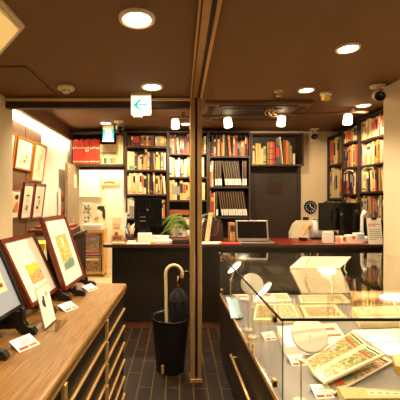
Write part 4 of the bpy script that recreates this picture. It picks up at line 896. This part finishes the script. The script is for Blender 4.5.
# disc lamps
def disc_lamp(lab, foot, head_off, face, group='round lamps in the showcase', rr=.074):
    """face: direction the lit side looks"""
    r = E('disc_lamp', lab, 'lamp', foot, (0, 0, 0), group)
    hx = Vector(head_off)
    MB().lathe([(0, 0), (.032, 0), (.032, .005), (.008, .009), (0, .009)], 'plastic_cream').build('foot', r)
    n = Vector(face).normalized()
    MB().tube([(0, 0, .008), (0, 0, hx.z*.6), tuple(hx*.75+Vector((0, 0, hx.z*.06))), tuple(hx - n*.013)], .0045, 'plastic_cream').ball((0, 0, hx.z*.62), .01, 'plastic_cream').build('stem', r)
    M = Matrix.Translation(hx) @ n.to_track_quat('Z', 'Y').to_matrix().to_4x4()
    MB().lathe([(0, -.006), (rr*.9, -.006), (rr, -.002), (rr, .008), (rr*.93, .008)], 'white', 36, M=M).box(-.002, .002, -rr*.5, .0, -.009, -.006, 'plastic_cream', M=M).build('lamp_head', r)
    MB().lathe([(0, .0075), (rr*.93, .0075), (rr*.93, .006), (0, .006)], 'disc_white', 36, M=M).build('lamp_face', r)
    p = Vector(foot)+hx+n*.02
    spot_light(p, 2.2, p+n, 150, .5, .05, (1, .90, .74))
ZBt = ZB+.0005
disc_lamp('round cream lamp turned away, nearest the front glass of the showcase', (.572, 1.42, ZBt), (.036, .0, .29), (.25, .75, -.6))
disc_lamp('round lamp with lit face beside the showcase doors, half way back', (.538, 2.09, ZBt), (.06, .0, .295), (.6, -.52, -.6))
disc_lamp('round lamp turned away, just behind the half way lamp', (.535, 2.2, ZBt), (.03, .02, .30), (.2, .85, -.45))
disc_lamp('round lamp with lit face at the rear door corner of the showcase', (.53, 2.80, ZBt), (.03, .0, .295), (.56, -.5, -.66))
disc_lamp('round lamp with lit face at the wall side of the showcase', (1.40, 1.99, ZBt), (-.045, .0, .29), (-.15, -.5, -.85))
disc_lamp('round lamp with lit face seen under the angled book stand', (1.36, 2.74, ZBt), (-.04, .0, .29), (-.3, -.45, -.8))
# things on the deck
def flat(name, lab, cat, pix, Z, t, m, art=(), group=None, zs=None, parts=None):
    """a flat item from its top outline on the level Z"""
    pts = [on(u, v, z) for (u, v), z in zip(pix, zs or [Z]*len(pix))]
    c = sum(pts, Vector())/len(pts); c.z = min(p.z for p in pts)-t
    P = [p-c for p in pts]
    mb = MB()
    n = len(P)
    lo = [Vector((p.x, p.y, p.z-t)) for p in P]
    mb.slab(P, t, m)
    def q(a, b_): return P[3].lerp(P[2], a).lerp(P[0].lerp(P[1], a), b_)
    for n_, (poly, mm) in enumerate(art): mb.slab([q(a, b_)+Vector((0, 0, .0006+.0004*n_)) for a, b_ in poly], .0005, mm)
    o = mb.build(name, None, c); tag(o, lab, cat, group)
    return o
G = 'prints and books laid in the showcase'
# outline order: far-left, far-right, near-right, near-left
gart = [(rect(.0, .08, .96, .92), 'sand'), (rect(.02, .1, .9, .9), 'print_green'), (blob(.5, .75, .08, .1), 'lavender'), (blob(.12, .6, .05, .2), 'rose'), (rect(.93, .1, .955, .9), 'mark_black'), (rect(.78, .1, .82, .9), 'mark_red')]
flat('album_page', 'upper page of an open picture album with green scene in the case', 'album', [(306, 360), (352, 331), (367, 344), (313, 372)], .0, .012, 'cream', gart, G, [.63, .665, .665, .63])
gart2 = [(rect(.03, .08, .97, .92), 'paper'), (rect(.38, .12, .9, .88), 'print_green'), (rect(.06, .12, .38, .88), 'print_pale'), (rect(.92, .1, .95, .9), 'mark_black'), (rect(.76, .1, .8, .9), 'mark_red')]
flat('album_page', 'lower pale page of the open picture album above the loose print', 'album', [(313.4, 372.6), (367.5, 344.5), (385, 354), (325, 382)], .0, .012, 'cream', gart2, G, [.63, .665, .665, .63])
gart3 = [(rect(.02, .06, .98, .9), 'sand'), (rect(.03, .1, .95, .88), 'print_warm'), (blob(.3, .5, .12, .25), 'teal'), (blob(.17, .4, .05, .2), 'mark_red'), (rect(.9, .1, .93, .9), 'mark_black')]
flat('woodblock_print', 'loose colourful print beneath the open album near the front glass', 'print', [(322, 384), (381, 355), (393, 361), (334, 393)], .59, .008, 'paper', gart3, G)
flat('mosaic_album', 'thick tan mosaic patterned album at the front glass of the case', 'album', [(337, 386), (408, 391), (408, 398), (345, 398.5)], .615, .044, 'mosaic', [(rect(.4, .3, .92, .75), 'cream'), (rect(.44, .45, .5, .6), 'mark_grey'), (rect(.55, .45, .62, .6), 'mark_grey'), (rect(.67, .45, .73, .6), 'mark_grey'), (rect(.78, .45, .86, .6), 'mark_grey')], G)
flat('slipcase_book', 'thick cream book with orange title strips behind the nearest lamp', 'book', [(277, 326.5), (336, 323), (349, 342), (286, 347)], .63, .055, 'ivory_cover' if False else 'paper', [(rect(.64, .62, .92, .76), 'orange'), (rect(.70, .3, .95, .42), 'orange')], G)
flat('white_sheet', 'bright white paper sheet under the wall side lamp', 'sheet', [(352, 330), (408, 328), (418, 341), (369, 342)], .585, .014, 'white', [], G)
flat('white_sheet', 'bright white mount board in front of the white paper sheet', 'sheet', [(371, 343), (416, 342), (430, 356), (388, 355)], .585, .014, 'white', [], G)
flat('wooden_tray', 'pale wooden tray at the wall side of the showcase near the front', 'tray', [(392, 355), (430, 352), (440, 372), (396, 366)], .61, .038, 'pine', [(rect(.05, .1, .95, .9), 'mosaic')], G)
flat('open_book', 'open book with pale green landscape beside the showcase doors', 'book', [(256, 304), (292, 303.5), (301, 319), (253, 320)], .60, .028, 'cream', [(rect(.05, .1, .48, .9), 'print_green'), (rect(.52, .1, .95, .9), 'print_pale')], G)
flat('open_book', 'open book with red heading near the half way lamp', 'book', [(252, 293.5), (287, 293), (292, 301), (254, 302)], .60, .028, 'paper', [(rect(.1, .6, .5, .9), 'rose'), (rect(.6, .2, .95, .8), 'sand')], G)
flat('woodblock_print', 'print with pink and blue figures lying mid case', 'print', [(299, 305), (335, 304.5), (348, 318), (306, 319)], .59, .015, 'sand', [(rect(.05, .1, .95, .9), 'cream'), (rect(.1, .15, .9, .85), 'print_warm')], G)
flat('woodblock_print', 'tan print in a cream border behind the pink print', 'print', [(298, 295), (343, 294.5), (350, 302.5), (301, 303)], .59, .015, 'cream', [(rect(.06, .1, .94, .9), 'print_pale')], G)
flat('long_box', 'long cream lidded box parallel to the front glass mid case', 'box', [(352, 307), (414, 305), (424, 317), (360, 319)], .64, .065, 'cream', [(rect(.05, .2, .95, .3), 'sand')], G)
flat('rolled_scroll_box', 'tan wooden box at the wall side, deep in the case', 'box', [(350, 291), (400, 290.5), (404, 299), (353, 300)], .63, .055, 'town_tan', [(rect(.1, .2, .6, .8), 'cream')], G)
flat('blue_grey_print', 'blue-grey print propped beside the rear showcase door', 'print', [(226, 297), (238, 297), (243, 317), (231, 318)], .0, .006, 'grey_mat', [(rect(.15, .1, .85, .9), 'sky_blue')], G, [.66, .66, .592, .592])
flat('white_sheet', 'white sheet with red line at the rear of the showcase', 'sheet', [(232, 294), (248, 294), (249, 299), (241, 299.5)], .59, .015, 'paper', [(rect(.1, .3, .9, .6), 'rose')], G)
for k, (u, v, m, lab) in enumerate(((300, 352, 'pine', 'small tan wooden block at the foot of the nearest lamp'), (257, 311, 'steel', 'small steel weight on the open book with green landscape'))):
    pass
flat('booklet', 'narrow cream booklet between the open book and the pink print', 'booklet', [(292.5, 305), (297, 305), (304, 318.5), (301.5, 319)], .59, .012, 'print_pale', [], G)
flat('picture_book', 'picture book with dark cover at the wall side, deep in the case', 'book', [(352, 303), (398, 302.5), (404, 306.5), (353, 308)], .60, .028, 'print_dark', [(rect(.08, .15, .5, .85), 'print_green')], G)
for (u, v, rz, lab) in ((269, 336, 35, 'small price card with red figures near the side glass doors'), (297, 360, 30, 'small price card below the round lamp nearest the front'), (322, 391, 25, 'small price card beside the mosaic album')):
    p = on(u, v, .585); p.z = ZBt
    if u == 322: p.y += .0
    price_card(lab, p, rad(rz-20), .085, .06, 30, 'price cards inside the showcase')
# acrylic book stand on the glass top
bs = E('book_stand', 'clear angled book stand with white sheet on the showcase top', 'book stand', (1.0, 2.30, ZT+.0005))
a0, a1 = Vector((-.128, .06, .004)), Vector((.232, .06, .004)); b0, b1 = Vector((-.128, -.15, .118)), Vector((.192+.0, -.15, .118))
mb = MB(); mb.slab([a0, a1, b1, b0], .004, 'thin_sheet')
for k in range(5):
    t0, t1 = .14+.15*k, .18+.15*k
    L0, L1 = a0.lerp(b0, t0), a1.lerp(b1, t0); U0, U1 = a0.lerp(b0, t1), a1.lerp(b1, t1)
    mb.slab([L0.lerp(L1, .12)-Vector((0, 0, .0042)), L0.lerp(L1, .8)-Vector((0, 0, .0042)), U0.lerp(U1, .8)-Vector((0, 0, .0042)), U0.lerp(U1, .12)-Vector((0, 0, .0042))], .0005, 'cream')
mb.build('panel', bs)
for x in (-.09, .165): MB().tube([(x+.02, -.145, .11), (x-.002, -.135, .07), (x-.006, -.13, .03), (x+.012, -.125, .004)], .004, 'plastic_cream', 8).build('leg', bs)
MB().box(-.13, .23, .0605, .066, 0, .03, 'acrylic').build('lip', bs)

# ------------------------------------------------------------------ light
area_light((-1.44, 3.9, 2.27), 14, .04, 2.2, (0, rad(50), 0), (1, .80, .52))        # strip behind the moulding of the left wall
area_light((-1.3, 6.1, 2.38), 42, .5, .5, (0, 0, 0), (1, .84, .58))            # corridor lamp
W = bpy.data.worlds.new('World'); S.world = W; W.use_nodes = True
W.node_tree.nodes['Background'].inputs[0].default_value = (1, .80, .55, 1); W.node_tree.nodes['Background'].inputs[1].default_value = .12

# ------------------------------------------------------------------ camera
cam = bpy.data.cameras.new('Camera'); co = bpy.data.objects.new('Camera', cam); C.objects.link(co)
co.location = (0, 0, H); co.rotation_euler = (rad(90), 0, 0)
cam.sensor_width = 36; cam.lens = F/400*36; cam.shift_x = 32/400; cam.shift_y = -2/400; cam.clip_start = .05
S.camera = co
S.view_settings.view_transform = 'Standard'; S.view_settings.look = 'None'; S.view_settings.gamma = 1; S.view_settings.exposure = 0
S.view_settings.use_curve_mapping = False
